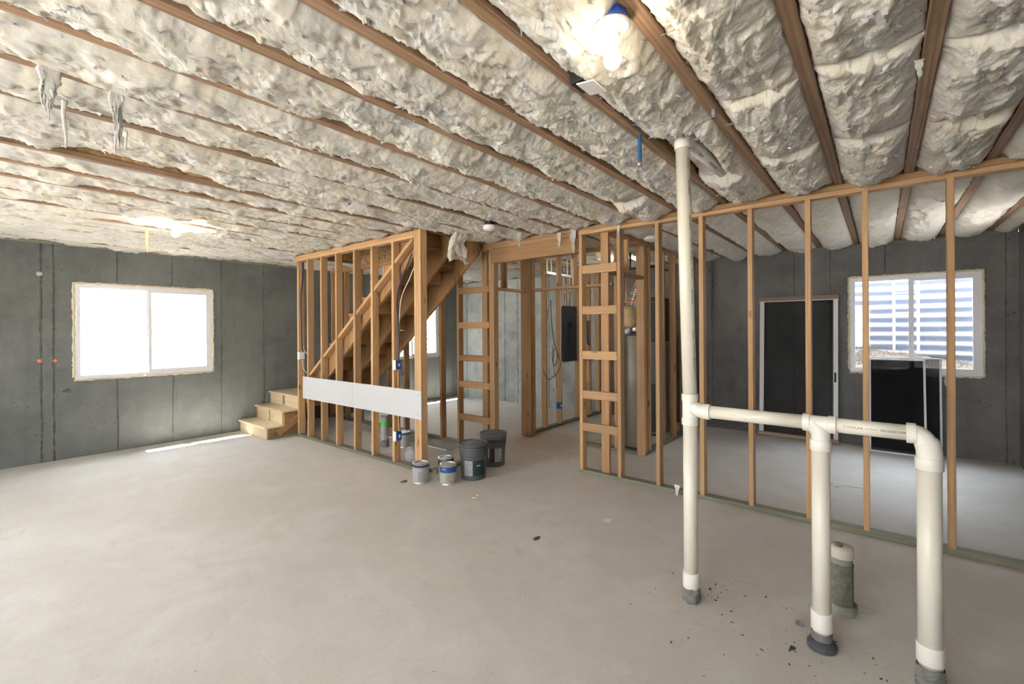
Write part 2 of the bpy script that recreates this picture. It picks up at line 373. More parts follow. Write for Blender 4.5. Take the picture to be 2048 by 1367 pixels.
# ---------------------------------------------------------------- room shell
YL, XR, YN, XB = 7.72, 7.49, -1.20, -2.3      # inner faces: wall with the white window, wall with the window well, side wall, wall behind
TH = 0.2; ZW = 2.60; ZJ = 2.637; ZS = 2.93
def wall(name, axis, pos, sgn, a0, a1, z0, z1, holes, mat):
    """solid wall: inner face at `pos` on `axis`, thickness TH outwards (sgn), running a0..a1; holes = (a0,a1,z0,z1)"""
    As = sorted({a0, a1, *[h[0] for h in holes], *[h[1] for h in holes]}); Zs = sorted({z0, z1, *[h[2] for h in holes], *[h[3] for h in holes]})
    solid = lambda i, j: 0 <= i < len(As)-1 and 0 <= j < len(Zs)-1 and not any(h[0] <= (As[i]+As[i+1])/2 <= h[1] and h[2] <= (Zs[j]+Zs[j+1])/2 <= h[3] for h in holes)
    bm = bmesh.new(); vd = {}
    def P(a, d, z):
        k = (a, d, z)
        if k not in vd: vd[k] = bm.verts.new((d, a, z) if axis == 'X' else (a, d, z))
        return vd[k]
    d0, d1 = pos, pos+sgn*TH
    for i in range(len(As)-1):
        for j in range(len(Zs)-1):
            if not solid(i, j): continue
            A, B, C_, D = As[i], As[i+1], Zs[j], Zs[j+1]
            for d in (d0, d1): bm.faces.new((P(A, d, C_), P(B, d, C_), P(B, d, D), P(A, d, D)))
            for di, dj, q in ((-1, 0, (A, C_, A, D)), (1, 0, (B, C_, B, D)), (0, -1, (A, C_, B, C_)), (0, 1, (A, D, B, D))):
                if not solid(i+di, j+dj): bm.faces.new((P(q[0], d0, q[1]), P(q[2], d0, q[3]), P(q[2], d1, q[3]), P(q[0], d1, q[1])))
    return tag(link(name, bm_mesh(name, bm), mat), kind='structure')
W1 = (0.965, 2.452, 0.958, 2.150); W2 = (5.415, 6.902, 0.958, 2.150); W3 = (-0.915, 0.314, 0.965, 2.192)
W4 = (0.2, 2.1, 0.9, 2.2); W5 = (3.9, 5.8, 0.9, 2.2)  # unseen windows behind the camera, guessed sources of fill light
wl = wall('wall_left', 'Y', YL, 1, XB-TH, XR+TH, 0, ZW, [W1, W2], M_CONC)
wr = wall('wall_right', 'X', XR, 1, YN-TH, 4.02, 0, ZW, [W3], M_CONC_R)
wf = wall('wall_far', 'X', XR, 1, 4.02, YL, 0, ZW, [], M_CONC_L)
W6 = (5.45, 6.45, 1.15, 2.16)  # unseen side window, guessed and sized to light the space beyond the partition
wn = wall('wall_near', 'Y', YN, -1, XB-TH, XR, 0, ZW, [W6], M_CONC_R)
wb = wall('wall_back', 'X', XB, -1, YN, YL, 0, ZW, [W4, W5], M_CONC)
fl_ = link('floor', box_mesh(XR-XB+2*TH, YL-YN+2*TH, 0.1, 0), M_FLOOR, None, Matrix.Translation(((XR+XB)/2, (YL+YN)/2, -0.05))); tag(fl_, kind='structure')
def seam(parent, axis, pos, sgn, a, z0, z1, w=0.012, d=0.006, seed=0):
    n = max(4, int((z1-z0)/0.035)); r = random.Random(seed); bm = bmesh.new(); rows = []
    off = 0
    for i in range(n+1):
        z = z0+(z1-z0)*i/n; off = 0.85*off + r.uniform(-0.0022, 0.0022); ww = w*r.uniform(0.4, 1.5); dd = d*r.uniform(0.3, 1.5)
        row = []
        for s, t in ((-1, 0), (-0.4, 1), (0.4, 0.8), (1, 0)):
            b = a+off+s*ww/2; c = pos-sgn*(t*dd) + (0 if t else sgn*0.002)
            row.append(bm.verts.new((c, b, z) if axis == 'X' else (b, c, z)))
        rows.append(row)
    for A, B in zip(rows, rows[1:]):
        for k in range(3): bm.faces.new((A[k], A[k+1], B[k+1], B[k]))
    return link('form_seam', bm_mesh('form_seam', bm), M_FIN, parent)
def blob(name, parent, c, r, mat, seed=0, sub=2, amp=0.3, flat=(1, 1, 1)):
    bm = bmesh.new(); bmesh.ops.create_icosphere(bm, subdivisions=sub, radius=1); rr = random.Random(seed)
    for v in bm.verts:
        k = 1+rr.uniform(-amp, amp); v.co = Vector((v.co.x*flat[0]*r*k, v.co.y*flat[1]*r*k, v.co.z*flat[2]*r*k))
    return link(name, bm_mesh(name, bm, True), mat, parent, Matrix.Translation(c))
for i, a in enumerate((-1.6, -1.0, -0.4, 0.1, 0.675, 0.78, 1.367, 1.964, 2.568, 3.173, 3.8, 4.4, 5.0, 5.6, 6.2, 6.953, 7.338)):
    w = 0.020 if a in (0.675, 0.78) else 0.011
    segs = [(0.0, ZW)]
    for h in (W1, W2):
        if h[0]-0.03 < a < h[1]+0.03: segs = [(0.0, h[2]-0.04), (h[3]+0.04, ZW)]
    for z0, z1 in segs: seam(wl, 'Y', YL, 1, a, z0, z1, w, 0.009, i)
for i, a in enumerate((-1.098, -0.049, 0.526, 0.943, 1.5, 2.04, 2.6, 3.2, 3.8, 4.4, 5.123, 5.565, 5.913, 6.263, 6.85, 7.4)):
    segs = [(0.0, ZW)]
    if W3[0] < a < W3[1]: segs = [(0.0, W3[2]-0.04), (W3[3]+0.04, ZW)]
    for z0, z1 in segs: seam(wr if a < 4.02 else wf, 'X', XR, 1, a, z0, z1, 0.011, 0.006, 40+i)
for i, a in enumerate((7.1, 6.8)): seam(wn, 'Y', YN, -1, a, 0, ZW, 0.012, 0.007, 70+i)
M_ORANGE = plain('orange_tie_cone', (0.70, 0.24, 0.10), 0.6)
for a, z in ((0.666, 1.209), (0.797, 1.201)):
    lathe('tie_cone', wl, [(0.0, 0.02), (0.012, 0.02), (0.014, 0.012), (0.026, 0.004), (0.026, -0.004)], M_ORANGE, Matrix.Translation((a, YL, z)) @ Matrix.Rotation(math.pi/2, 4, 'X'), 14)
blob('mortar_knob', wl, (0.667, YL-0.008, 2.237), 0.030, plain('pale_mortar', (0.42, 0.42, 0.39), 0.9), 3, 2, 0.15, (1, 0.7, 1))
blob('mortar_spall', wl, (0.90, YL, 0.83), 0.03, M_FIN, 9, 2, 0.4, (1.3, 0.3, 0.8))
blob('foam_blob', wr, (XR, -0.61, 0.90), 0.045, M_FOAM, 12, 2, 0.35, (0.4, 0.6, 1.4))
for wq, Mq in ((wl, None), (wr, None)):
    pass
# treated sill plates and rim boards above the concrete
tag(beam('trim_1', None, XB, XR+TH, YL, YL+TH, ZW, ZJ, M_TREAT), kind='structure')
tag(beam('trim_2', None, XR, XR+TH, YN, YL, ZW, ZJ, M_TREAT), kind='structure')
tag(beam('trim_3', None, XB, XR, YN-TH, YN, ZW, ZJ, M_TREAT), kind='structure')
tag(beam('trim_4', None, XB-TH, XB, YN, YL, ZW, ZJ, M_TREAT), kind='structure')
for i, (a, b, c, d) in enumerate(((XB-TH, XR+TH, YL+0.06, YL+TH), (XR+0.06, XR+TH, YN-TH, YL+0.06), (XB-TH, XR+0.06, YN-TH, YN-0.06), (XB-TH, XB-0.06, YN-0.06, YL+0.06))):
    tag(beam('trim_%d' % (5+i), None, a, b, c, d, ZJ, ZS+0.03, M_OSB), kind='structure')

# storey above: outer walls of the house, which shade the window wells on the far side from the sun
for i, (a, b, c, d) in enumerate(((XB-TH, XR+TH, YL, YL+TH), (XR, XR+TH, YN-TH, YL), (XB-TH, XR, YN-TH, YN), (XB-TH, XB, YN, YL))):
    tag(beam('trim_%d' % (30+i), None, a, b, c, d, ZS+0.04, 5.7, M_DRY, 0), kind='structure')
tag(beam('trim_34', None, XB-TH, XR+TH, YN-TH, YL+TH, 5.7, 5.8, M_OSB, 0), kind='structure')
# ---------------------------------------------------------------- windows
def ring_bm(bm, w, h, t, n0, n1):
    for (u0, u1, v0, v1) in ((0, w, 0, t), (0, w, h-t, h), (0, t, t, h-t), (w-t, w, t, h-t)):
        m = bmesh.new(); bmesh.ops.create_cube(m, size=1)
        r = bmesh.ops.create_cube(bm, size=1); m.free()
        bmesh.ops.transform(bm, matrix=Matrix.Translation(((u0+u1)/2, (v0+v1)/2, (n0+n1)/2)) @ Matrix.Diagonal((u1-u0, v1-v0, n1-n0, 1)), verts=r['verts'])
def window(name, M, w, h, foam=True, split=0.5):
    """u along the wall, v up, n into the room; frame nearly flush with the inner face"""
    root = bpy.data.objects.new(name, None); COL.objects.link(root); root.matrix_basis = M; tag(root, kind='structure')
    bm = bmesh.new(); ring_bm(bm, w, h, 0.042, -0.07, 0.006); link('window_frame', bm_mesh('f', bm), M_VINYL, root, M)
    c = w*split
    link('mullion', box_mesh(0.030, h-0.084, 0.05), M_VINYL, root, M @ Matrix.Translation((c, h/2, -0.035)))
    bm = bmesh.new(); ring_bm(bm, c-0.015-0.042, h-0.084, 0.012, -0.06, -0.02); link('glazing_bead', bm_mesh('f', bm), M_VINYL, root, M @ Matrix.Translation((0.042, 0.042, 0)))
    bm = bmesh.new(); ring_bm(bm, w-0.042-c+0.015, h-0.084, 0.036, -0.034, 0.0); sash = link('sash', bm_mesh('f', bm), M_VINYL, root, M @ Matrix.Translation((c-0.015, 0.042, 0)))
    link('latch', box_mesh(0.014, 0.05, 0.014), M_ALU, sash, M @ Matrix.Translation((c+0.002, h*0.5, 0.006)))
    link('pane', box_mesh(c-0.06, h-0.09, 0.004, 0), M_GLASS, root, M @ Matrix.Translation((0.045+(c-0.06)/2, h/2, -0.045)))
    link('pane', box_mesh(w-c-0.06, h-0.13, 0.004, 0), M_GLASS, root, M @ Matrix.Translation((c+0.02+(w-c-0.06)/2, h/2, -0.015)))
    if foam:
        r = random.Random(hash(name) % 1000 if False else len(name)*17+int(w*100)); pts = []; rad = []
        for (a, b) in (((-0.008, -0.010), (w+0.008, -0.010)), ((w+0.010, 0), (w+0.010, h)), ((w+0.006, h+0.006), (-0.006, h+0.006)), ((-0.010, h), (-0.010, 0))):
            n = 46
            for i in range(n):
                t = i/n; pts.append((a[0]+(b[0]-a[0])*t + r.uniform(-.003, .003), a[1]+(b[1]-a[1])*t + r.uniform(-.003, .003), r.uniform(-0.004, 0.004))); rad.append(r.uniform(0.008, 0.020))
        bm = bmesh.new(); bm_tube(bm, pts, rad, 7); link('foam_bead', bm_mesh('foam', bm, True), M_FOAM, root, M)
    return root
def wall_M(axis, pos, a, z, flip=False):
    if axis == 'Y-': return Matrix(((-1, 0, 0, a), (0, 0, 1, pos), (0, 1, 0, z), (0, 0, 0, 1)))       # faces +Y, u=-X
    if axis == 'Y+': return Matrix(((1, 0, 0, a), (0, 0, -1, pos), (0, 1, 0, z), (0, 0, 0, 1)))       # faces -Y, u=+X
    if axis == 'X+': return Matrix(((0, 0, -1, pos), (-1, 0, 0, a), (0, 1, 0, z), (0, 0, 0, 1)))      # faces -X, u=-Y
    if axis == 'X-': return Matrix(((0, 0, 1, pos), (1, 0, 0, a), (0, 1, 0, z), (0, 0, 0, 1)))        # faces +X, u=+Y
window('window_1', wall_M('Y+', YL, W1[0], W1[2]), W1[1]-W1[0], W1[3]-W1[2])
window('window_2', wall_M('Y+', YL, W2[0], W2[2]), W2[1]-W2[0], W2[3]-W2[2])
window('window_3', wall_M('X+', XR, W3[1], W3[2]), W3[1]-W3[0], W3[3]-W3[2])
window('window_4', wall_M('X-', XB, W4[0], W4[2]), W4[1]-W4[0], W4[3]-W4[2], False)
window('window_5', wall_M('X-', XB, W5[0], W5[2]), W5[1]-W5[0], W5[3]-W5[2], False)
window('window_6', wall_M('Y-', YN, W6[1], W6[2]), W6[1]-W6[0], W6[3]-W6[2], False)

# corrugated window wells outside
M_WELL = plain('galvanised_well_blue_shade', (0.46, 0.53, 0.66), 0.5, 0.25, 0.06, 6)  # bluish shade light put into the steel's colour
M_WELLW = plain('sunlit_white_well', (0.86, 0.87, 0.88), 0.6, 0.0)  # whiter copy, stands for sun and glare on these wells
def well(M, w, depth, z0, z1, mat, label, ladder=False, wave=0.012, pitch=0.115):
    root = thing('window_well', M.translation, label, 'window well'); root.matrix_basis = M
    n = 48; nz = int((z1-z0)/pitch*10); V = np.zeros((n+1, nz+1, 3))
    a = np.linspace(0, np.pi, n+1)[:, None]; z = np.linspace(z0, z1, nz+1)[None, :]
    d = wave*np.cos(2*np.pi*z/pitch)
    sx = np.sign(np.cos(a))*np.abs(np.cos(a))**0.45; sy = np.abs(np.sin(a))**0.6
    V[:, :, 0] = w/2 - (w/2+0.18+d)*sx; V[:, :, 1] = z+0*a; V[:, :, 2] = -TH - (depth+d)*sy
    shell = link('corrugated_shell', grid_mesh('shell', V.reshape(-1, 3), n+1, nz+1), mat, root, M)
    k = shell.modifiers.new('thickness', 'SOLIDIFY'); k.thickness = 0.004
    if ladder:
        lad = M @ Matrix.Translation((w/2-0.02, 0, -TH-depth+0.10))
        for s in (-0.13, 0.13): link('ladder_rail', box_mesh(0.034, 1.6, 0.02), M_VINYL, root, lad @ Matrix.Translation((s, 1.02, 0)))
        for q in (0.22, 0.50, 0.78, 1.06, 1.34): link('ladder_rung', box_mesh(0.25, 0.018, 0.018), M_VINYL, root, lad @ Matrix.Translation((0, q, 0.006)))
    return root
well(wall_M('Y+', YL, W1[0], W1[2]), W1[1]-W1[0], 0.95, -0.35, 1.75, M_WELLW, 'sunlit window well outside the window beside the short landing steps')
well(wall_M('Y+', YL, W2[0], W2[2]), W2[1]-W2[0], 0.95, -0.35, 1.75, M_WELLW, 'sunlit window well outside the window seen under the stair stringer')
wq = well(wall_M('X+', XR, W3[1], W3[2]), W3[1]-W3[0], 0.95, -0.35, 1.55, M_WELL, 'corrugated steel window well with ladder outside the window behind the leaning insect screens', True, 0.02, 0.13)
w6 = well(wall_M('Y-', YN, W6[1], W6[2]), W6[1]-W6[0], 0.95, -0.35, 1.4, M_WELL, None)  # unseen well added to cut the light of the side window
for _k in ('label', 'category'):
    if _k in w6: del w6[_k]
w6.name = 'trim_40'; tag(w6, kind='structure')
def soil(M, w, depth, zc, seed, rise=0.14):
    n = 30; u = np.linspace(-0.2, w+0.2, n)[:, None]; t = np.linspace(0, 1, n)[None, :]
    V = np.zeros((n, n, 3)); V[:, :, 0] = u+0*t; V[:, :, 2] = -TH-(depth+0.02)*t+0*u
    V[:, :, 1] = zc + rise*t*t*(1-0.75*(u/w)) + 0.04*pn(u*5, t*5, seed) + 0.015*pn(u*22, t*22, seed)
    return V
mW3 = wall_M('X+', XR, W3[1], W3[2])
M_SOIL = plain('well_soil', (0.27, 0.235, 0.19), 0.95, 0, 0.5, 40, 0.6)
tag(link('trim_9', grid_mesh('soil', soil(mW3, 1.23, 0.95, 0.04, 5, 0.26).reshape(-1, 3), 30, 30), M_SOIL, None, mW3), kind='structure')
for i, (wq_, M_) in enumerate(((W1, wall_M('Y+', YL, W1[0], W1[2])), (W2, wall_M('Y+', YL, W2[0], W2[2])))):
    tag(link('trim_%d' % (10+i), grid_mesh('soil', soil(M_, 1.49, 0.95, -0.14, 8+i).reshape(-1, 3), 30, 30), plain('bounce_gravel', (0.74, 0.72, 0.68), 0.95, 0, 0.2, 40, 0.4), None, M_), kind='structure')  # unseen gravel, raised and paled to bounce sun up to the ceiling
# dry weeds on the soil of the laddered well
bm = bmesh.new(); r = random.Random(21)
for i in range(240):
    u = abs(r.gauss(0, 0.32)) if i % 3 else r.uniform(0, 1.2); t = r.uniform(0.15, 0.9); p = Vector((u, 0.03+0.26*t*t*(1-0.6*u), -TH-0.93*t)); d = Vector((r.uniform(-.6, .6), r.uniform(.5, 1.2), r.uniform(-.5, .5)))*r.uniform(0.05, 0.17)
    q = p+d*0.55+Vector((0, 0.01, 0)); e = p+d+Vector((r.uniform(-.05, .05), r.uniform(-.03, .02), 0))
    bm_tube(bm, [p, q, e], [0.003, 0.002, 0.001], 3, False)
tag(link('dry_weeds', bm_mesh('weeds', bm), plain('dry_stalks', (0.40, 0.33, 0.24), 0.9), None, mW3), 'tangle of dry weeds in the soil of the corrugated window well', 'weeds', None, 'stuff')

# ---------------------------------------------------------------- ceiling: subfloor, I-joists, batts
OP = (3.29, 4.31, 3.93, 6.72)                   # stairwell opening x0,x1,y0,y1
bm = bmesh.new()
for (a, b, c, d) in ((XB-TH, XR+TH, YN-TH, OP[2]), (XB-TH, XR+TH, OP[3], YL+TH), (XB-TH, OP[0], OP[2], OP[3]), (OP[1], XR+TH, OP[2], OP[3])):
    q = bmesh.ops.create_cube(bm, size=1); bmesh.ops.transform(bm, matrix=Matrix.Translation(((a+b)/2, (c+d)/2, ZS+0.011)) @ Matrix.Diagonal((b-a, d-c, 0.022, 1)), verts=q['verts'])
ceil = tag(link('ceiling', bm_mesh('ceiling', bm), M_OSB), kind='structure')
PITCH = 0.4064; JW = 0.055
def Ye(k): return 0.272 + PITCH*k
RX = Matrix(((0, 0, 1), (0, 1, 0), (-1, 0, 0))).to_4x4()
_jm = {}
def joist(x0, x1, ye):
    L = round(x1-x0, 3)
    if L not in _jm:
        bm = bmesh.new()
        q = bmesh.ops.create_cube(bm, size=1); bmesh.ops.transform(bm, matrix=Matrix.Diagonal((0.036, JW, L, 1)), verts=q['verts'])
        bmesh.ops.bevel(bm, geom=bm.edges[:], offset=0.003, segments=1, affect='EDGES')
        q = bmesh.ops.create_cube(bm, size=1); bmesh.ops.transform(bm, matrix=Matrix.Translation((-0.257, 0, 0)) @ Matrix.Diagonal((0.036, JW, L, 1)), verts=q['verts'])
        wb_ = box_mesh(0.221, 0.010, L, 0)
        _jm[L] = (bm_mesh('joist', bm), wb_)
    M = Matrix.Translation(((x0+x1)/2, ye-JW/2, ZJ+0.018)) @ RX
    j = link('joist', _jm[L][0], M_LVL, ceil, M)
    link('joist_web', _jm[L][1], M_OSB, j, M @ Matrix.Translation((-0.1285, 0, 0)))
for k in range(-3, 19):
    y = Ye(k)
    if OP[2]+0.03 < y < OP[3]: joist(XB, OP[0], y); joist(OP[1], XR+0.05, y)
    else: joist(XB, XR+0.05, y)
beam('rim_board', ceil, OP[0]-0.03, OP[0], OP[2], OP[3], ZJ, ZS, M_OSB); beam('rim_board', ceil, OP[1], OP[1]+0.03, OP[2], OP[3], ZJ, ZS, M_OSB)
# drywalled shaft of the stairwell above
for i, (a, b, c, d, e, f) in enumerate(((3.17, 3.29, 2.9, 6.84, 2.952, 5.3), (4.31, 4.43, 2.9, 6.84, 2.952, 5.3), (3.29, 4.31, 6.72, 6.84, 2.952, 5.3), (3.29, 4.31, 2.78, 2.9, 2.952, 5.3), (3.17, 4.43, 2.78, 6.84, 5.3, 5.36))):
    tag(beam('trim_%d' % (12+i), None, a, b, c, d, e, f, M_DRY, 0), kind='structure')

def batt_mesh(x0, x1, y0, y1, bulge, step, seed, e0=0.12, e1=0.12, lift=(0.012, 0.030), torn=1.0, gap=None):
    nx = max(8, int((x1-x0)/step)); ny = max(9, int((y1-y0)/step)); w = y1-y0
    X = np.linspace(x0, x1, nx)[:, None]+np.zeros((1, ny)); Us = np.linspace(0, 1, ny)[None, :]+np.zeros((nx, 1)); Yv = y0+w*Us
    ends = np.clip((X-x0)/e0, 0, 1)**0.5 * np.clip((x1-X)/e1, 0, 1)**0.5
    prof = 1-np.abs(2*Us-1)**2.8
    bl = bulge*(0.9+0.5*pn(X*0.8, 0*X+seed*3.7, seed)+0.35*pn(X*2.3, Us*1.2, seed+1))*ends
    w1 = pn(X*4, Yv*8, seed+2); w2 = pn(X*4.5, Yv*8.5, seed+3)
    wx = (X+0.05*w1)*0.58; wy = Yv+0.035*w2
    big = pn(wx*5, wy*7, seed+4); med = pn(wx*13, wy*19, seed+5); small = pn(wx*32+2*med, wy*52, seed+6); tiny = pn(wx*70+3*small, wy*105, seed+7)
    layer = 1.5*big+1.2*med+0.6*small+1.2*pn(wx*1.9, wy*2.6, seed+8)
    fr = layer-np.floor(layer); terr = np.floor(layer)+np.clip((fr-0.82)/0.18, 0, 1)
    ridge = 1-2*np.abs(pn(wx*12+1.5*med, wy*24, seed+9)); ridge2 = 1-2*np.abs(pn(wx*34+2*small, wy*40, seed+15))
    h = 0.021*big+0.016*med+0.0065*small+0.0025*tiny+torn*(0.011*(terr-0.75*layer)+0.009*np.clip(ridge, -0.3, 1)+0.0045*ridge2)
    el = lift[0]*(1-Us)+lift[1]*Us
    edge = 0.012*pn(X*6, np.round(Us)*9+seed, seed+10)+0.009*pn(X*19, np.round(Us)*5+seed, seed+11)+0.005*pn(X*45, np.round(Us)*7+seed, seed+16)
    Z = ZJ+el+edge*(1-prof)-(bl+el)*prof-h*(0.35+0.65*prof)*np.clip(ends+0.35, 0, 1)
    if gap is not None:
        for (gx0, gx1, amt) in gap: Z += amt*np.clip(np.minimum(X-gx0, gx1-X)/0.18, 0, 1)*np.clip(1.25*Us-0.1, 0, 1)**1.5
    Xo = X+0.012*pn(wx*11, wy*15, seed+12)*prof+0.008*small*prof; Yo = Yv+(0.012*pn(wx*13, wy*11, seed+13)+0.009*small)*prof + 0.006*pn(X*14, Us*3, seed+14)
    Yo = np.clip(Yo, y0-0.004+0*Yo, y1+0.004)
    V = np.stack([Xo, Yo, Z], -1)
    V = np.concatenate([V[:, :1]+[0, 0, 0.09], V, V[:, -1:]+[0, 0, 0.09]], 1); V[:, 0, 2] = ZJ+0.12; V[:, -1, 2] = ZJ+0.12
    V = np.concatenate([V[:1], V, V[-1:]], 0); V[0, :, 2] = ZJ+0.12; V[-1, :, 2] = ZJ+0.12
    return V
def wisps(V, count, seed, scale=1.0):
    """torn curls of glass fibre lifted off the lower face: curved strips, part of the batt"""
    r = np.random.RandomState(seed); nx, ny, _ = V.shape; out = []; faces = []
    S_ = 5
    for i in range(count):
        a = r.randint(3, nx-3); b = r.randint(3, ny-3); p = V[a, b].copy(); ang = r.rand()*2*np.pi
        L = scale*r.uniform(0.012, 0.05); wd = L*r.uniform(0.12, 0.6); d = np.array([np.cos(ang)*1.2, np.sin(ang), 0]); nrm = np.array([-d[1], d[0], 0])
        base = sum(len(o) for o in out); pts = []
        lift = r.uniform(0.05, 0.35); cur = r.uniform(-0.8, 0.8)
        for s in range(S_):
            t = s/(S_-1); c = p + d*L*t + nrm*cur*L*t*t*0.5 - np.array([0, 0, 1])*(L*lift*t*(1.15-0.4*t)-0.004)
            ww = wd*(1-t)**0.6*(1+0.3*r.randn()*0.4) if s else wd
            tw = np.array([0, 0, 1])*wd*0.25*r.randn()
            pts += [c-nrm*ww*0.5-tw*t, c+nrm*ww*0.5+tw*t]
        out.append(np.array(pts))
        for s in range(S_-1):
            q = base+2*s; faces.append((q, q+1, q+3, q+2))
    return (np.concatenate(out), np.array(faces)) if out else (np.zeros((0, 3)), np.zeros((0, 4), int))
def batt(x0, x1, y0, y1, bulge, step, seed, nw=0, **kw):
    V = batt_mesh(x0, x1, y0, y1, bulge, step, seed, **kw); nx, ny, _ = V.shape
    i = np.arange(nx*ny).reshape(nx, ny); q = np.stack([i[:-1, :-1], i[:-1, 1:], i[1:, 1:], i[1:, :-1]], -1).reshape(-1, 4); v = V.reshape(-1, 3)
    if nw:
        wv, wf = wisps(V, nw, seed); q = np.concatenate([q, wf+len(v)]); v = np.concatenate([v, wv])
    return link('insulation_batt', np_mesh('batt', v, q), M_BATT, ceil)
SEAMS = {-3: (2.45, 3.30), -2: (2.40, 3.31), -1: (2.30, 3.27), 0: (2.36, 3.25), 1: (2.36, 3.40), 2: (3.57,), 3: (3.62,)}
CUTX = [4.25, 4.38]
for k in range(-4, 19):
    y0 = Ye(k)+0.003 if k > -4 else YN+0.005; y1 = (Ye(k+1)-JW-0.003) if k < 18 else YL-0.002
    near = y0 < 2.9; step = 0.0085 if y0 < 2.2 else (0.011 if y0 < 3.6 else 0.017)
    bulge = 0.052 if k <= 1 else (0.044 if k <= 7 else 0.022)
    seed = 11*(k+6)
    xs = -0.9 if k <= 6 else -0.9
    cuts = [xs]
    if k in SEAMS: cuts += list(SEAMS[k])
    if k == 16 or k == 17 or k == 18: spans = [(xs, XR+0.04)]
    elif OP[2]-0.05 < y0 < OP[3]-0.1: spans = [(xs, 3.17), (4.42, XR+0.04)]
    else: spans = [(xs, 4.235), (4.40, XR+0.04)]
    gap = None
    if k == 8: gap = [(0.35, 1.35, 0.10)]
    if k == 10: gap = [(0.5, 1.1, 0.05), (-0.4, 0.3, 0.03)]
    if k == 13: gap = [(0.75, 1.5, 0.05)]
    if k == 4: gap = [(1.1, 1.6, 0.03)]
    out = []
    a, b = spans[0]
    pts = [a]+[s for s in SEAMS.get(k, ()) if a < s < b]+[b]
    if k == 1: pts = [a, 2.56, 3.44, b]
    if k == 2: pts = [a, b]
    for m in range(len(pts)-1):
        kw = dict(e0=0.10 if m == 0 else 0.03, e1=0.28 if (m < len(pts)-2 and k != 1) else 0.08, gap=gap)
        bb = bulge*(1.0 if m == 0 else 1.4)
        kw['lift'] = (0.016, 0.024) if k <= 1 else ((0.008, 0.046) if k <= 7 else (0.010, 0.060))
        ya, yb_ = y0, y1
        if k == 1 and m == 1:      # parted round the white branch pipe: a thin strip on one side, the rest pushed up
            batt(pts[m]-0.03, pts[m+1]+0.02, y0, y0+0.135, 0.05, step, seed+40, 30, e0=0.05, e1=0.08)
            ya = y0+0.13; kw['lift'] = (0.085, 0.085); bb = -0.06; kw['torn'] = 0.4
        n = int((pts[m+1]-pts[m])*(60 if near else 14))
        batt(pts[m]+0.004, pts[m+1]-0.004, ya, yb_, bb, step, seed+3*m, n, **kw)
    if len(spans) > 1:
        a, b = spans[1]; st = 0.016 if y0 < 3 else 0.024
        batt(a, b, y0, y1, 0.062 if y0 < 2.6 else 0.04, st, seed+7, int((b-a)*8), e0=0.10, e1=0.16, torn=0.45)
# hanging rags and tufts of fibreglass
def rag(name, parent, p, w, L, wdir, seed, mat=M_BATT, ny=9, nz=22, sway=0.007, taper=0.3, thick=0.003):
    r = np.random.RandomState(seed); t = np.linspace(0, 1, nz)[None, :]; u = np.linspace(-0.5, 0.5, ny)[:, None]
    d = np.array(Vector(wdir).normalized()); nrm = np.cross(d, [0, 0, 1])
    ww = w*(1-(1-taper)*t)*(1+0.3*pn(t*4, 0*t+seed, seed)+0.35*pn(t*11, np.sign(u)*3+seed, seed+5))
    jag = 1+0.6*pn(u*6+seed, 0*u, seed)
    cx = sway*pn(t*1.7+seed, 0*t, seed+1); cy = sway*pn(t*2.1, 0*t+seed, seed+2)+0.35*w*(u+0*t)**2*pn(t*2, u*2, seed)
    A = np.zeros((ny, nz, 3)); A += (u*ww+cx)[:, :, None]*d; A += (cy+0*u)[:, :, None]*nrm; A[:, :, 2] -= L*t*jag*(1+0*u)
    A += np.array(p); o = link(name, grid_mesh(name, A.reshape(-1, 3), ny, nz), mat, parent)
    m = o.modifiers.new('t', 'SOLIDIFY'); m.thickness = thick; return o
YD = (1, 0.2, 0)
M_RAG = plain('white_fibre_sheet', (0.80, 0.80, 0.78), 0.9, 0, 0.1, 20, 0.4)
rag('insulation_tuft', ceil, (0.258, 2.66, 2.64), 0.085, 0.17, YD, 1, M_RAG); rag('insulation_tuft', ceil, (0.305, 2.65, 2.52), 0.018, 0.20, YD, 2, M_RAG, 4)
rag('insulation_tuft', ceil, (0.475, 2.66, 2.66), 0.065, 0.24, YD, 3, M_RAG); rag('insulation_tuft', ceil, (0.505, 2.66, 2.46), 0.012, 0.09, YD, 4, M_RAG, 4)
rag('insulation_tuft', ceil, (1.325, 6.07, 2.63), 0.05, 0.24, YD, 5, plain('yellow_fibre', (0.72, 0.60, 0.36), 0.9), 5)
rag('insulation_tuft', ceil, (4.20, 2.73, 2.60), 0.06, 0.16, (0, 1, 0), 6, M_BATT); rag('insulation_tuft', ceil, (4.24, 2.575, 2.63), 0.08, 0.25, (0, 1, 0), 7, M_BATT)
rag('insulation_tuft', ceil, (4.25, 2.05, 2.59), 0.035, 0.10, (0, 1, 0), 8, M_RAG); rag('insulation_tuft', ceil, (3.6, 0.86, 2.58), 0.04, 0.10, YD, 9, M_BATT)
rag('insulation_tuft', ceil, (2.45, -0.125, 2.62), 0.03, 0.07, (0, 1, 0), 10, M_BATT); rag('insulation_tuft', ceil, (3.9, 3.05, 2.60), 0.05, 0.15, (0.6, -0.8, 0), 12, M_BATT)

# ---------------------------------------------------------------- stud walls
ST = 0.038; SD = 0.089; ZT = 2.557
def top_plates(p, x0, x1, y0, y1, mat=M_WOOD):
    beam('top_plate', p, x0, x1, y0, y1, ZT, ZT+ST, mat); beam('top_plate', p, x0, x1, y0, y1, ZT+ST+0.001, ZJ-0.001, mat)
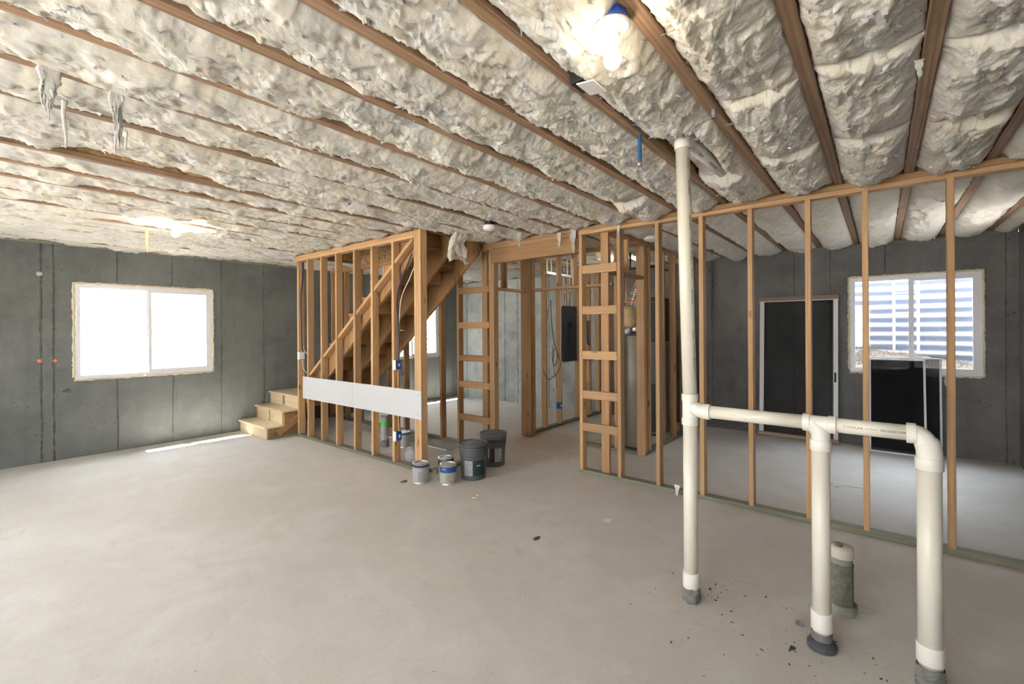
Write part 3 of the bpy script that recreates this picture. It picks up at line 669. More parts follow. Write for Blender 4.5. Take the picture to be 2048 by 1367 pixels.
# stair wall (nearest the steps)
SX = 3.20
sw = thing('stud_wall', (SX, 5.2, 0), 'open stud wall along the stairs with a raked board and a white drywall strip', 'stud wall')
beam('bottom_plate', sw, SX, SX+SD, 3.80, 6.66, 0.001, ST, M_TREAT)
beam('bottom_plate', sw, SX+SD+0.002, 4.10, 3.72, 3.80, 0.001, ST, M_TREAT)
top_plates(sw, SX, SX+SD, 3.975, 6.68)
def stud(p, x, y, mat=M_WOOD, z0=ST, z1=ZT, along='Y'):
    if along == 'Y': return beam('stud', p, x, x+SD, y-ST, y, z0, z1, mat)
    return beam('stud', p, x, x+ST, y, y+SD, z0, z1, mat)
for y in (6.64, 6.356, 5.98, 5.596, 5.17, 4.79, 4.376): stud(sw, SX, y)
for i in range(3): beam('post', sw, SX, SX+SD, 3.973-ST*(i+1), 3.973-ST*i-0.001, 0.005 if i else ST, 2.655, M_WOOD)
board('raked_plate', sw, (SX+0.062, 6.50, 0.79), (SX+0.062, 4.02, 2.555), (1, 0, 0), 0.085, ST, M_WOOD)
# wall on the far side of the stairs with ladder blocking
QX = 4.31
qw = thing('stud_wall', (QX, 5.5, 0), 'brown stud wall on the far side of the stairs ending in ladder blocking', 'stud wall')
beam('bottom_plate', qw, QX, QX+SD, 3.78, 7.70, 0.001, ST, M_TREAT)
top_plates(qw, QX, QX+SD, 3.78, 7.70, M_WOOD_D)
for y in (7.68, 7.24, 6.83, 6.43, 6.02, 5.61, 5.21, 4.80, 4.453): stud(qw, QX, y, M_WOOD_D)
for i in range(2): beam('post', qw, QX, QX+SD, 3.86-ST*(i+1)-0.002*i, 3.86-ST*i-0.002*i, ST, ZT-0.18 if i else ZT, M_WOOD)
for z in (0.335, 0.775, 1.125, 1.56, 2.02): beam('blocking', qw, QX, QX+ST, 3.862, 4.414, z, z+0.083, M_WOOD_D)
# header over the passage
HX = 4.29
hw = thing('header_beam', (HX, 3.1, 2.38), 'deep timber header spanning the passage between stairs and partition', 'beam')
beam('beam_board', hw, HX, HX+0.085, 2.545, 3.80, 2.378, ZT, M_WOOD_D)
beam('top_plate', hw, HX, HX+SD, 2.545, 3.775, ZT+0.001, ZT+ST, M_WOOD); beam('top_plate', hw, HX, HX+SD, 2.545, 3.775, ZT+ST+0.001, ZJ-0.001, M_WOOD)
# long partition
PX = 4.272
pw = thing('stud_wall', (PX, 0.7, 0), 'long open stud partition behind the white waste pipes, ladder blocking at one end', 'stud wall')
beam('bottom_plate', pw, PX, PX+SD, -1.19, 2.53, 0.001, ST, M_TREAT)
top_plates(pw, PX, PX+SD, -1.19, 2.53)
for y in (2.528, 2.085, 1.685, 1.278, 0.878, 0.464, 0.105, -0.355, -0.76, -1.14): stud(pw, PX, y)
for z in (0.455, 0.80, 1.222, 1.70, 2.135): beam('blocking', pw, PX, PX+ST, 2.087, 2.488, z, z+0.088, M_WOOD)
beam('backing_stud', pw, PX+SD-ST, PX+SD, 2.205, 2.294, ST, ZT, M_WOOD_D)
# wall behind the passage (electrical panel on it)
EY = 3.98
ew = thing('stud_wall', (6.0, EY, 0), 'stud wall behind the passage with a doorway and the dark electrical panel', 'stud wall')
beam('bottom_plate', ew, 5.24, XR-0.01, EY, EY+SD, 0.001, ST, M_TREAT)
top_plates(ew, QX+SD+0.002, XR-0.01, EY, EY+SD, M_WOOD)
beam('stud', ew, 4.402, 4.44, EY, EY+SD, ST, ZT, M_WOOD_D); beam('stud', ew, 4.442, 4.48, EY, EY+SD, 0.0, 2.07, M_WOOD_D)
beam('door_header', ew, 4.442, 5.225, EY, EY+SD, 2.072, 2.11, M_WOOD)
beam('cripple', ew, 4.78, 4.818, EY, EY+SD, 2.112, ZT, M_WOOD_D)
beam('post', ew, 5.228, 5.266, EY-0.09, EY+SD, 0.0, ZT, M_WOOD_D); beam('post', ew, 5.268, 5.306, EY, EY+SD, ST, ZT, M_WOOD); beam('post', ew, 5.31, 5.395, EY-0.05, EY-0.012, 0.0, ZT, M_WOOD_D); beam('post', ew, 5.40, 5.44, EY, EY+SD, ST, ZT, M_WOOD)
for x in (5.74, 6.15, 6.72, 7.10, 7.43): stud(ew, x, EY, M_WOOD, along='X')
beam('blocking', ew, 5.778, 5.83, EY+0.02, EY+0.058, 1.68, 1.85, M_WOOD_D)
# mechanical room: front wall with doorway and side wall
MX, MY = 5.283, 2.222
mw = thing('stud_wall', (MX, MY, 0), 'stud walls framing the closet around the grey water heater', 'stud wall')
beam('bottom_plate', mw, MX, MX+SD, MY+SD+0.002, 3.10, 0.001, ST, M_TREAT); beam('bottom_plate', mw, MX+0.04, XR-0.01, MY, MY+SD, 0.001, ST, M_TREAT)
top_plates(mw, MX, MX+SD, MY+SD+0.002, EY-0.1, M_WOOD); top_plates(mw, PX+SD+0.004, XR-0.01, MY, MY+SD, M_WOOD)
beam('post', mw, MX, MX+ST, MY, MY+0.10, 0.0, ZT, M_WOOD); beam('post', mw, MX+ST+0.001, MX+0.076, MY, MY+SD, ST, ZT, M_WOOD)
stud(mw, MX, 2.62, M_WOOD_D); stud(mw, MX, 3.10, M_WOOD); stud(mw, MX, 2.74, M_WOOD)
beam('door_header', mw, MX, MX+SD, 2.64, 3.885, 2.093, 2.131, M_WOOD); beam('cripple', mw, MX, MX+SD, 3.45, 3.488, 2.133, ZT, M_WOOD); beam('cripple', mw, MX, MX+SD, 3.2, 3.238, 2.133, ZT, M_WOOD)
beam('door_header', mw, PX+SD+0.002, MX-0.002, MY, MY+SD, 2.14, 2.178, M_WOOD_D); beam('cripple', mw, 4.83, 4.868, MY, MY+SD, 2.18, ZT, M_WOOD)
for x, m in ((5.45, M_WOOD), (5.94, M_WOOD_D), (6.36, M_WOOD_D), (6.78, M_WOOD), (7.2, M_WOOD_D)): stud(mw, x, MY, m, along='X')

# ---------------------------------------------------------------- staircase
sc = thing('staircase', (3.76, 5.3, 0), 'rough timber staircase with three lower steps turning at a corner landing', 'staircase')
M_STR = M_WOOD_D
def prism(name, parent, poly, axis, a, b, mat):
    """polygon given in the plane across `axis`, extruded a..b"""
    bm = bmesh.new(); mk = (lambda p, d: (d, p[0], p[1])) if axis == 'X' else (lambda p, d: (p[0], d, p[1]))
    A = [bm.verts.new(mk(p, a)) for p in poly]; B = [bm.verts.new(mk(p, b)) for p in poly]
    bm.faces.new(A); bm.faces.new(B[::-1])
    for i in range(len(poly)): bm.faces.new((A[i], B[i], B[(i+1) % len(poly)], A[(i+1) % len(poly)]))
    return link(name, bm_mesh(name, bm), mat, parent)
RISE, RUN, L0, Y0 = 0.198, 0.247, 0.575, 6.66
poly = []
for n in range(1, 12):
    yb = Y0-RUN*(n-1); poly += [(yb-0.02, L0+RISE*(n-1)-0.027), (yb-0.02, L0+RISE*n-0.027)]
poly = [(p[0], p[1]) for p in poly]
ytop = Y0-RUN*11+0.012
low = lambda y: 2.53-0.80*(y-3.93)
poly += [(ytop, L0+RISE*11-0.027), (ytop, low(ytop)), (6.44, low(6.44)), (6.62, 0.46), (6.64, 0.548)]
for x in (3.315, 3.765, 4.215): prism('stringer', sc, poly, 'X', x, x+ST, M_STR)
for n in range(1, 12):
    y = Y0-RUN*(n-1); z = L0+RISE*n
    beam('riser', sc, 3.305, 4.265, y-0.019, y-0.001, z-RISE-0.001, z-0.026, M_WOOD)
    beam('tread', sc, 3.305, 4.265, y-RUN-0.018, y+0.024, z-0.025, z, M_WOOD_D)
# lower run, climbing along the concrete wall, and the landing
yA, yB = 6.76, 7.69
beam('riser', sc, 2.812, 2.832, yA, yB, 0.004, 0.153, M_PLY); beam('tread', sc, 2.785, 3.06, yA-0.012, yB, 0.154, 0.180, M_PLY)
beam('riser', sc, 3.050, 3.068, yA, yB, 0.181, 0.354, M_PLY); beam('tread', sc, 3.02, 3.27, yA-0.03, yB, 0.355, 0.381, M_PLY)
beam('riser', sc, 3.262, 3.280, 6.66, yB, 0.382, 0.549, M_PLY); beam('landing_deck', sc, 3.235, 4.30, 6.665, yB+0.01, 0.55, 0.576, M_PLY)
for y in (yA+0.002, 7.2, 7.64): prism('stringer', sc, [(2.833, 0.0), (2.833, 0.153), (3.049, 0.153), (3.049, 0.354), (3.262, 0.354), (3.262, 0.0)], 'Y', y, y+ST, M_STR)
beam('bottom_plate', sc, 2.84, 3.26, yA-0.040, yA, 0.001, 0.036, M_TREAT)
board('brace', sc, (2.96, yA-0.018, 0.06), (3.27, yA-0.018, 0.26), (0, 1, 0), 0.03, 0.09, M_WOOD_D)
for x in (3.32, 4.25): beam('landing_joist', sc, x, x+ST, 6.67, 7.68, 0.40, 0.549, M_STR)
beam('landing_joist', sc, 3.36, 4.25, 6.67, 6.708, 0.40, 0.549, M_STR)
for x in (3.32, 4.25):
    for y in (6.71, 7.62): beam('landing_post', sc, x, x+ST, y, y+0.06, 0.0, 0.40, M_STR)
# guard-rail stubs behind the raked board
bm = bmesh.new()
_z = [(7.215, 0.535), (7.24, 0.52), (7.222, 0.50), (7.25, 0.488), (7.218, 0.47), (7.238, 0.452), (7.22, 0.435), (7.245, 0.42), (7.215, 0.405)]
bm_tube(bm, [(3.2605, a, b) for a, b in _z], 0.006, 4)
link('stencil_mark', bm_mesh('s', bm), M_INK, sc); beam('stencil_bar', sc, 3.2600, 3.2615, 7.190, 7.200, 0.405, 0.535, M_INK, 0)
bm = bmesh.new()
for i in range(3): bm_tube(bm, [(2.88+0.035*i, yA-0.0405+0.04, 0.055), (2.90+0.035*i, yA-0.0405+0.04, 0.085)], 0.003, 4)
link('pencil_mark', bm_mesh('p', bm), M_INK, sc)
# drywall strip on the studs
ds = thing('drywall_strip', (SX, 5.15, 0.56), 'long white drywall strip screwed across the studs beside the stairs', 'drywall')
for (a, b) in ((5.179, 6.456), (3.846, 5.177)):
    p = beam('panel', ds, SX-0.0135, SX-0.001, a, b, 0.575, 0.887, M_DRY, 0.0015)
    for y in (a+0.05, b-0.05):
        for z in (0.62, 0.84): lathe('screw', p, [(0, 0.0016), (0.004, 0.0014), (0.005, 0)], M_INK, Matrix.Translation((SX-0.0135, y, z)) @ Matrix.Rotation(-math.pi/2, 4, 'Y'), 8)

# ---------------------------------------------------------------- white waste pipes
VX = 2.65
pp = thing('waste_pipe', (VX, 0.85, 0), 'cream plastic waste pipe with three legs joined by a horizontal run', 'pipe')
RL, RM, RR, RH = 0.0385, 0.0385, 0.042, 0.034
yl, ym, yr = 0.845, 0.228, -0.160; zh = 1.083
def vert(y, r, z0, z1, y2=None): return tube('pipe', pp, [(VX, y, z0), (VX, y if y2 is None else y2, z1)], r, M_PVC, 28)
p1 = vert(yl, RL, 1.15, 2.62, yl+0.035); vert(yl, RL, 0.05, 1.03)
tube('pipe', pp, [(VX, yl-0.10, zh), (VX, ym+0.05, zh)], RH, M_PVC, 28); p2 = tube('pipe', pp, [(VX, ym-0.04, zh), (VX, yr+0.05, zh)], RH, M_PVC, 28)
vert(ym, RM, 0.05, 1.0); vert(yr, RR, 0.05, 0.96)
def collar(y, z0, z1, r):
    return lathe('coupling', pp, [(r*0.98, z0), (r+0.005, z0), (r+0.006, z0+0.002), (r+0.006, z1-0.002), (r+0.005, z1), (r*0.98, z1)], M_PVCF, Matrix.Translation((VX, y, 0)), 30)
def fitting(name, pts, rr, seg=26): return sharp(tube(name, pp, pts, rr, M_PVCF, seg), 40)
# tee on the tall leg
fitting('tee', [(VX, yl, 1.00), (VX, yl, 1.038), (VX, yl, 1.04), (VX, yl, 1.135), (VX, yl, 1.137), (VX, yl, 1.175)], [RL+.007, RL+.007, RL+.003, RL+.003, RL+.007, RL+.007])
fitting('tee_branch', smooth_path([(VX, yl+0.005, 1.115), (VX, yl-0.03, 1.095), (VX, yl-0.065, zh), (VX, yl-0.10, zh)], 5), RL+0.001); fitting('tee_collar', [(VX, yl-0.075, zh), (VX, yl-0.11, zh)], RH+0.009)
# tee over the middle leg
fitting('tee', [(VX, ym+0.072, zh), (VX, ym+0.044, zh), (VX, ym+0.042, zh), (VX, ym-0.030, zh), (VX, ym-0.032, zh), (VX, ym-0.062, zh)], [RH+.008, RH+.008, RH+.003, RH+.003, RH+.008, RH+.008])
fitting('tee_branch', smooth_path([(VX, ym+0.035, zh), (VX, ym+0.012, zh-0.02), (VX, ym, zh-0.05), (VX, ym, zh-0.085)], 5), RM+0.002); collar(ym, 0.955, 1.005, RM)
# elbow at the end
fitting('elbow', smooth_path([(VX, yr+0.062, zh), (VX, yr+0.036, zh-0.004), (VX, yr+0.012, zh-0.028), (VX, yr, zh-0.070), (VX, yr, zh-0.13)], 7), [RH+0.004]*7+[RH+0.005]*8+[RR+0.002]*14, 28)
fitting('elbow_collar', [(VX, yr+0.042, zh), (VX, yr+0.074, zh)], RH+0.010); collar(yr, 0.935, 0.985, RR)
# low couplings and bases crusted with concrete
for y, r, a, b in ((yl, RL, 0.078, 0.165), (ym, RM, 0.088, 0.178), (yr, RR, 0.105, 0.185)): collar(y, a, b, r)
def crust(parent, c, r, z0, z1, seed, amp=0.008, mat=M_CRUD, bulge=0.0):
    n, m = 56, 34; th = np.linspace(0, 2*np.pi, n)[:, None]; t = np.linspace(0, 1, m)[None, :]
    rad = r+bulge*np.sin(np.pi*(1-t)*0.9)+amp*(pn(np.cos(th)*1.7+seed, np.sin(th)*1.7+t*4, seed)+0.6*pn(np.cos(th)*4, np.sin(th)*4+t*9, seed+1)+0.4*pn(np.cos(th)*9, np.sin(th)*9+t*22, seed+2)); rad[-1] = rad[0]
    V = np.stack([c[0]+rad*np.cos(th), c[1]+rad*np.sin(th), z0+(z1-z0)*t+0*th], -1)
    return link('concrete_crust', grid_mesh('crust', V.reshape(-1, 3), n, m), mat, parent)
crust(pp, (VX, yl), RL+0.004, 0.0, 0.085, 3, 0.007, M_CRUD, 0.006); crust(pp, (VX, ym), RM+0.004, 0.045, 0.078, 5, 0.002); crust(pp, (VX, yr), RR+0.005, 0.03, 0.092, 7, 0.003)
sharp(lathe('rubber_ring', pp, [(RM, 0.0), (RM+0.022, 0.0), (RM+0.025, 0.012), (RM+0.022, 0.026), (RM+0.010, 0.034), (RM+0.012, 0.042), (RM, 0.044)], plain('dark_rubber', (0.075, 0.08, 0.09), 0.7, 0, 0.3, 20, 0.3), Matrix.Translation((VX, ym, 0)), 24))
crust(pp, (VX, yr), RR+0.006, 0.0, 0.05, 9, 0.006)
# top elbow and the branch that runs off between the joists
fitting('elbow', smooth_path([(VX, yl+0.034, 2.575), (VX, yl+0.035, 2.61), (VX+0.015, yl+0.035, 2.64), (VX+0.06, yl+0.035, 2.648), (VX+0.10, yl+0.035, 2.648)], 5), RL+0.006)
p3 = tube('pipe', pp, [(VX+0.08, yl+0.035, 2.645), (VX+0.95, yl+0.020, 2.655)], RL-0.002, plain('pvc_plain_white', (0.72, 0.71, 0.68), 0.35), 24)
for s, sz, y in (('2" CRESLINE', 0.0135, 0.101), ('COEXTRUDED', 0.0066, 0.036), ('CELLULAR COR', 0.0125, -0.040)):
    pipe_text('printing', pp, s, sz, M_INK, (VX, y, zh), (0, -1, 0), (-1, 0, 0.08), RH)
vt = Vector((-0.36, -0.75, 0))
for z, s, sz in ((2.48, '2" CRESLINE', 0.0125), (2.33, 'CELLULAR CORE', 0.015), (2.13, 'CELLULAR CORE', 0.015), (2.03, 'COEXTRUDED', 0.009), (1.945, '2" CRESLINE', 0.0135), (1.86, 'COEXTRUDED', 0.009), (1.71, 'CELLULAR CORE', 0.015), (1.51, 'CRESLINE', 0.012), (1.435, 'COEXTRUDED', 0.009), (1.33, 'CELLULAR CORE', 0.014)):
    pipe_text('printing', pp, s, sz, M_INK, (VX, yl+0.035*(z-1.15)/1.47, z), (0, 0, 1), vt, RL)
pipe_text('printing', pp, '2" CRESLINE', 0.02, M_INK, (VX+0.26, yl+0.031, 2.647), (1, 0, 0), (-0.2, -0.6, -1), RL-0.002)
pipe_text('printing', pp, 'CELLULAR CORE', 0.02, M_INK, (VX+0.52, yl+0.027, 2.65), (1, 0, 0), (-0.2, -0.6, -1), RL-0.002)
# cleanout stub
cx, cy = 3.055, 0.172
cl = thing('cleanout_stub', (cx, cy, 0), 'short capped drain stub crusted with concrete behind the middle pipe leg', 'pipe stub')
lathe('pipe', cl, [(0.052, 0.0), (0.050, 0.345)], plain('dirty_pvc', (0.40, 0.395, 0.36), 0.7, 0, 0.4, 30, 0.2), Matrix.Translation((cx, cy, 0)), 28)
crust(cl, (cx, cy), 0.0535, 0.03, 0.27, 14, 0.0022, plain('cement_smear', (0.22, 0.22, 0.19), 0.9, 0, 0.7, 34, 0.8)); crust(cl, (cx, cy), 0.066, 0.0, 0.055, 17, 0.005, plain('green_grey_sleeve', (0.36, 0.37, 0.32), 0.7, 0, 0.3, 18, 0.3))
lathe('cap', cl, [(0.050, 0.30), (0.056, 0.30), (0.057, 0.304), (0.057, 0.350), (0.055, 0.356), (0.0, 0.357)], M_PVC, Matrix.Translation((cx, cy, 0)), 30)
blob('mud_clot', cl, (cx-0.012, cy+0.012, 0.360), 0.018, plain('brown_clot', (0.26, 0.18, 0.10), 0.9), 4, 2, 0.3, (1, 1, 0.55))

# ---------------------------------------------------------------- cans and buckets
def can_on(parent, c, r, h, mat, lab, band, rz):
    M = Matrix.Translation((c[0], c[1], c[2])) @ Matrix.Rotation(rz, 4, 'Z')
    sharp(lathe('body', parent, [(0.0, 0.004), (r-0.006, 0.004), (r-0.001, 0.0), (r+0.002, 0.003), (r, 0.008), (r, h-0.012), (r+0.003, h-0.007), (r+0.003, h-0.002), (r, h), (r-0.012, h), (r-0.014, h-0.006)], M_TIN, M, 36))
    sharp(lathe('lid', parent, [(r-0.014, h-0.0055), (r-0.018, h-0.002), (r-0.022, h-0.009), (0, h-0.0085)], plain('can_lid', (0.55, 0.56, 0.57), 0.35, 0.7, 0.25, 30), M, 36))
    l = lathe('label', parent, [(r+0.0008, 0.012), (r+0.0008, h-0.016)], lab, M, 36)
    b = lathe('label_band', parent, [(r+0.0014, h*0.62), (r+0.0014, h-0.018)] if band[1] else [(r+0.0014, h-0.034), (r+0.0014, h-0.014)], band[0], M, 36)
    return M
M_LABG = plain('label_grey', (0.36, 0.36, 0.355), 0.5, 0, 0.1, 20); M_LABC = plain('label_cream', (0.40, 0.40, 0.34), 0.5, 0, 0.08, 20); M_NAVY = plain('label_navy', (0.02, 0.03, 0.10), 0.45); M_BLUEL = plain('label_blue', (0.02, 0.07, 0.26), 0.45)
M_EMB = plain('embossed_grey', (0.20, 0.21, 0.22), 0.4); M_LABD = plain('label_dark', (0.04, 0.045, 0.055), 0.45); M_PRINT = plain('label_print', (0.14, 0.14, 0.15), 0.6)
def cyl_patch(name, parent, M, r, z0, z1, a, da, mat):
    return lathe(name, parent, [(r, z0), (r, z1)], mat, M @ Matrix.Rotation(a-da/2, 4, 'Z'), 10, True, 0, da)
def cyl_lines(parent, M, r, zs, a, da, mat, h=0.004):
    bm = bmesh.new(); rr = random.Random(int(r*1e4)+len(zs))
    for z in zs:
        d = da*rr.uniform(0.45, 1); lathe_bm(bm, [(r, z), (r, z+h)], 8, None, a-da/2, a-da/2+d)
    return link('printing', bm_mesh('lines', bm), mat, parent, M)
FACE = lambda x, y: math.atan2(-y, -x)
def gallon(c, label, lab, band, lines, r=0.083, h=0.195, txt=None):
    t = thing('paint_can', c, label, 'paint can', 'paint cans on the slab')
    M = can_on(t, c, r, h, M_TIN, lab, band, 0); f = FACE(c[0], c[1])
    if lines: cyl_lines(t, M, r+0.0016, [0.03+0.0135*i for i in range(lines)], f+0.1, 0.9, M_PRINT)
    if txt:
        me_ = pipe_text('printing', t, txt, 0.022, M_WHITE, (c[0], c[1], h*0.80), (math.sin(f-0.5)*-1, math.cos(f-0.5), 0), (math.cos(f-0.5), math.sin(f-0.5), 0), r+0.001)
    return t
gallon((3.02, 3.655, 0), 'grey-labelled paint can at the foot of the end post', M_LABG, (M_NAVY, False), 7)
gallon((3.165, 3.405, 0), 'paint can with a blue band and cream label in front of another can', M_LABC, (M_BLUEL, True), 6, txt='PRO')
gallon((3.315, 3.60, 0), 'dark-banded paint can half hidden behind the blue-banded can', M_LABG, (M_LABD, True), 0)
t = thing('paint_can', (3.78, 4.93, 0), 'grey paint can inside the stair wall beyond the concrete-crusted stub', 'paint can'); can_on(t, (3.78, 4.93, 0), 0.083, 0.20, M_TIN, M_LABG, (M_BLUEL, False), 0)
def bucket(c, label, side):
    t = thing('plastic_bucket', c, label, 'bucket', 'grey buckets of paint'); M = Matrix.Translation(c); f = FACE(c[0], c[1]); r0, r1, h = 0.128, 0.146, 0.365
    rr = lambda z: r0+(r1-r0)*z/h
    prof = [(0, 0.004), (r0-0.006, 0.004), (r0, 0.0), (rr(0.20), 0.20)]
    for z in (0.245, 0.275, 0.305, 0.330): prof += [(rr(z)-0.001, z-0.006), (rr(z)+0.009, z-0.004), (rr(z)+0.009, z), (rr(z), z+0.002)]
    prof += [(r1, h-0.02)]
    sharp(lathe('body', t, prof, M_BUCKET, M, 44))
    sharp(lathe('lid', t, [(r1+0.002, h-0.022), (r1+0.011, h-0.022), (r1+0.012, h-0.004), (r1+0.009, h), (r1-0.004, h), (r1-0.010, h-0.010), (0.05, h-0.009), (0.045, h-0.006), (0, h-0.006)], M_BUCKET, M, 44))
    for k, a in enumerate((f-0.75, f+0.85) if side else (f+0.9,)): pass
    tk = lambda z: rr(z)+0.0015
    if side == 1:
        cyl_patch('label', t, M, tk(0.13)+0.002, 0.05, 0.225, f-0.40, 0.66, M_LABG); cyl_patch('label', t, M, tk(0.13)+0.002, 0.05, 0.228, f+0.42, 0.92, plain('label_teal', (0.006, 0.03, 0.034), 0.45, 0, 0.8, 14))
        cyl_lines(t, M, tk(0.13)+0.0026, [0.06+0.014*i for i in range(10)], f-0.42, 0.5, M_PRINT); cyl_patch('label_heading', t, M, tk(0.13)+0.0026, 0.205, 0.214, f-0.40, 0.62, M_INK)
        cyl_lines(t, M, tk(0.13)+0.003, [0.150], f+0.52, 0.6, M_WHITE, 0.008)
        for z in (0.255, 0.283, 0.315):
            for i in range(7): cyl_patch('embossed_mark', t, M, rr(z)+0.0075, z-0.002, z+0.008, f-0.42+0.085*i, 0.04, M_EMB)
    else:
        cyl_patch('label', t, M, tk(0.13)+0.002, 0.06, 0.225, f+0.42, 0.62, M_LABG); cyl_patch('label', t, M, tk(0.13)+0.002, 0.05, 0.225, f-0.12, 0.45, plain('label_maroon', (0.05, 0.012, 0.02), 0.45, 0, 0.5, 14))
        cyl_lines(t, M, tk(0.13)+0.0026, [0.10+0.014*i for i in range(8)], f+0.42, 0.5, M_PRINT); cyl_patch('label_mark', t, M, tk(0.13)+0.0026, 0.072, 0.086, f+0.62, 0.09, M_INK)
    # wire bail handle hanging on the side
    s = Vector((math.cos(f+1.5*(-1 if side != 1 else 1)), math.sin(f+1.5*(-1 if side != 1 else 1)), 0)); q = Vector((-s.y, s.x, 0)); o = Vector(c)
    tube('handle', t, smooth_path([o+s*(r1+0.012)+Vector((0, 0, 0.30)), o+s*(r1+0.02)+q*0.03+Vector((0, 0, 0.25)), o+s*(r1+0.018)+q*0.0+Vector((0, 0, 0.19)), o+s*(r1+0.013)-q*0.03+Vector((0, 0, 0.24)), o+s*(r1+0.012)-q*0.01+Vector((0, 0, 0.30))], 5), 0.0022, M_TIN, 6)
    return t
b1 = bucket((3.455, 3.33, 0), 'dark grey plastic bucket with a teal label beside the blue-banded paint can', 1)
b2 = bucket((3.93, 3.47, 0), 'dark grey plastic bucket with a maroon label, farther back beside the passage', 2)
# ---------------------------------------------------------------- things on the floor near the stairs
gb = thing('drywall_sheet', (4.12, 5.4, 0), 'grey drywall sheet lying on the slab under the stairs', 'drywall'); beam('board_core', gb, 3.975, 4.30, 4.30, 6.45, 0.002, 0.016, M_GYP); beam('paper_face', gb, 3.975, 4.30, 4.30, 6.45, 0.0165, 0.018, plain('grey_paper', (0.36, 0.35, 0.33), 0.85, 0, 0.1, 4), 0)
st_ = thing('drain_stub', (3.62, 5.12, 0), 'upright grey drain stub with a green tape band under the stairs', 'pipe stub')
lathe('pipe', st_, [(0.052, 0.0), (0.052, 0.41), (0.044, 0.41), (0.044, 0.30)], plain('dusty_pvc', (0.36, 0.36, 0.34), 0.75, 0, 0.4, 26, 0.3), Matrix.Translation((3.62, 5.12, 0)), 24)
crust(st_, (3.62, 5.12), 0.058, 0.0, 0.10, 23, 0.008); lathe('tape_band', st_, [(0.0535, 0.285), (0.0535, 0.335)], plain('green_tape', (0.03, 0.62, 0.06), 0.5), Matrix.Translation((3.62, 5.12, 0)), 24)
tag(blob('wrapped_lump', None, (3.37, 4.225, 0.10), 0.10, plain('dusty_wrap', (0.35, 0.34, 0.33), 0.7, 0, 0.35, 16, 0.6), 31, 3, 0.10, (0.9, 1.0, 1.05)), 'crumpled grey bag slumped between the stud and the end post', 'bag')
bm = bmesh.new(); r = random.Random(5)
for i in range(7):
    a = r.uniform(0, 6.28); bm_tube(bm, [(3.37, 4.235, 0.15), (3.37+0.03*math.cos(a), 4.235+0.03*math.sin(a), 0.185), (3.37+0.055*math.cos(a), 4.235+0.055*math.sin(a), 0.19+r.uniform(0, .02))], [0.02, 0.012, 0.006], 6)
wl_ = [o for o in COL.objects if o.name.startswith('wrapped_lump')][0]; wl_.name = 'plastic_bag'; link('bag_neck', bm_mesh('neck', bm, True), wl_.data.materials[0], wl_)
for i, (a, b) in enumerate((((3.33, 5.02, 0.006), (3.78, 5.66, 0.006)), ((3.33, 4.97, 0.006), (3.68, 5.40, 0.006)))):
    tag(board('metal_strip', None, a, b, (0, 0, 1), 0.010, 0.028, M_STEEL), ('longer grey strip of metal' if i == 0 else 'shorter grey strip of metal')+' lying on the slab behind the studs', 'metal strip', 'metal strips under the stairs')

# ---------------------------------------------------------------- electrical boxes and cables on the studs
def dev_box(p, label, loc, face, mat=M_BLUE, cover=True, w=0.055, h=0.10, d=0.075):
    """box nailed to the side of a stud; `face` = open side direction ('-X' or '-Y')"""
    t = thing('outlet_box', loc, label, 'electrical box'); x, y, z = loc
    if face == '-X':
        link('body', box_mesh(d, w, h, 0.004), mat, t, Matrix.Translation((x+d/2, y, z)))
        if cover: link('cover', box_mesh(0.008, w, h+0.01, 0.002), M_WHITE, t, Matrix.Translation((x-0.004, y+0.002, z)))
        link('sticker', box_mesh(0.026, 0.001, 0.036, 0), M_WHITE, t, Matrix.Translation((x+d*0.55, y-w/2-0.0006, z)))
    else:
        link('body', box_mesh(w, d, h, 0.004), mat, t, Matrix.Translation((x, y+d/2, z)))
        if cover: link('cover', box_mesh(w*0.5, 0.005, h*0.4, 0.001), M_WHITE, t, Matrix.Translation((x, y-0.0025, z)))
    return t
dev_box(None, 'white-faced box on the stud beside the lower steps', (SX-0.012, 6.572, 1.18), '-X', M_WHITE)
dev_box(None, 'blue box with white face on the stud above the drywall strip', (SX-0.014, 4.306, 1.147), '-X')
dev_box(None, 'blue box with white face on the stud below the drywall strip', (SX-0.014, 4.306, 0.335), '-X')
dev_box(None, 'small blue box low on a stud behind the passage', (6.14, EY-0.005, 0.32), '-Y', M_BLUE, True, 0.06, 0.10, 0.07)
dev_box(None, 'blue box behind the ladder blocking of the long partition', (PX+SD+0.03, 2.44, 1.24), '-Y', M_BLUE, False, 0.06, 0.08, 0.06)
beam('nailing_block', tag(thing('wood_block', (PX+SD+0.02, 2.50, 1.17), 'short wood block fixed behind the ladder blocking of the partition', 'wood block')), PX+SD+0.001, PX+SD+0.039, 2.47, 2.52, 0.98, 1.36, M_WOOD)
def cable(pts, r, mat, label, name='cable', n=7):
    o = tube(name, None, smooth_path(pts, n), r, mat, 6); return tag(o, label, 'cable')
cable([(SX+0.06, 6.59, 2.55), (SX+0.055, 6.585, 2.3), (SX+0.03, 6.59, 2.0), (SX+0.035, 6.585, 1.5), (SX+0.035, 6.57, 1.3), (SX+0.05, 6.56, 1.24)], 0.009, M_CABLE_N, 'navy cable down the stud beside the lower steps')
cable([(SX+0.045, 6.545, 1.32), (SX+0.05, 6.53, 1.25), (SX+0.09, 6.50, 1.19)], 0.005, M_CABLE_W, 'short white cable by the white-faced box')
cable([(SX+0.03, 6.55, 1.12), (SX+0.035, 6.54, 1.0), (SX+0.07, 6.50, 0.92)], 0.004, M_CABLE_W, 'thin white cable below the white-faced box')
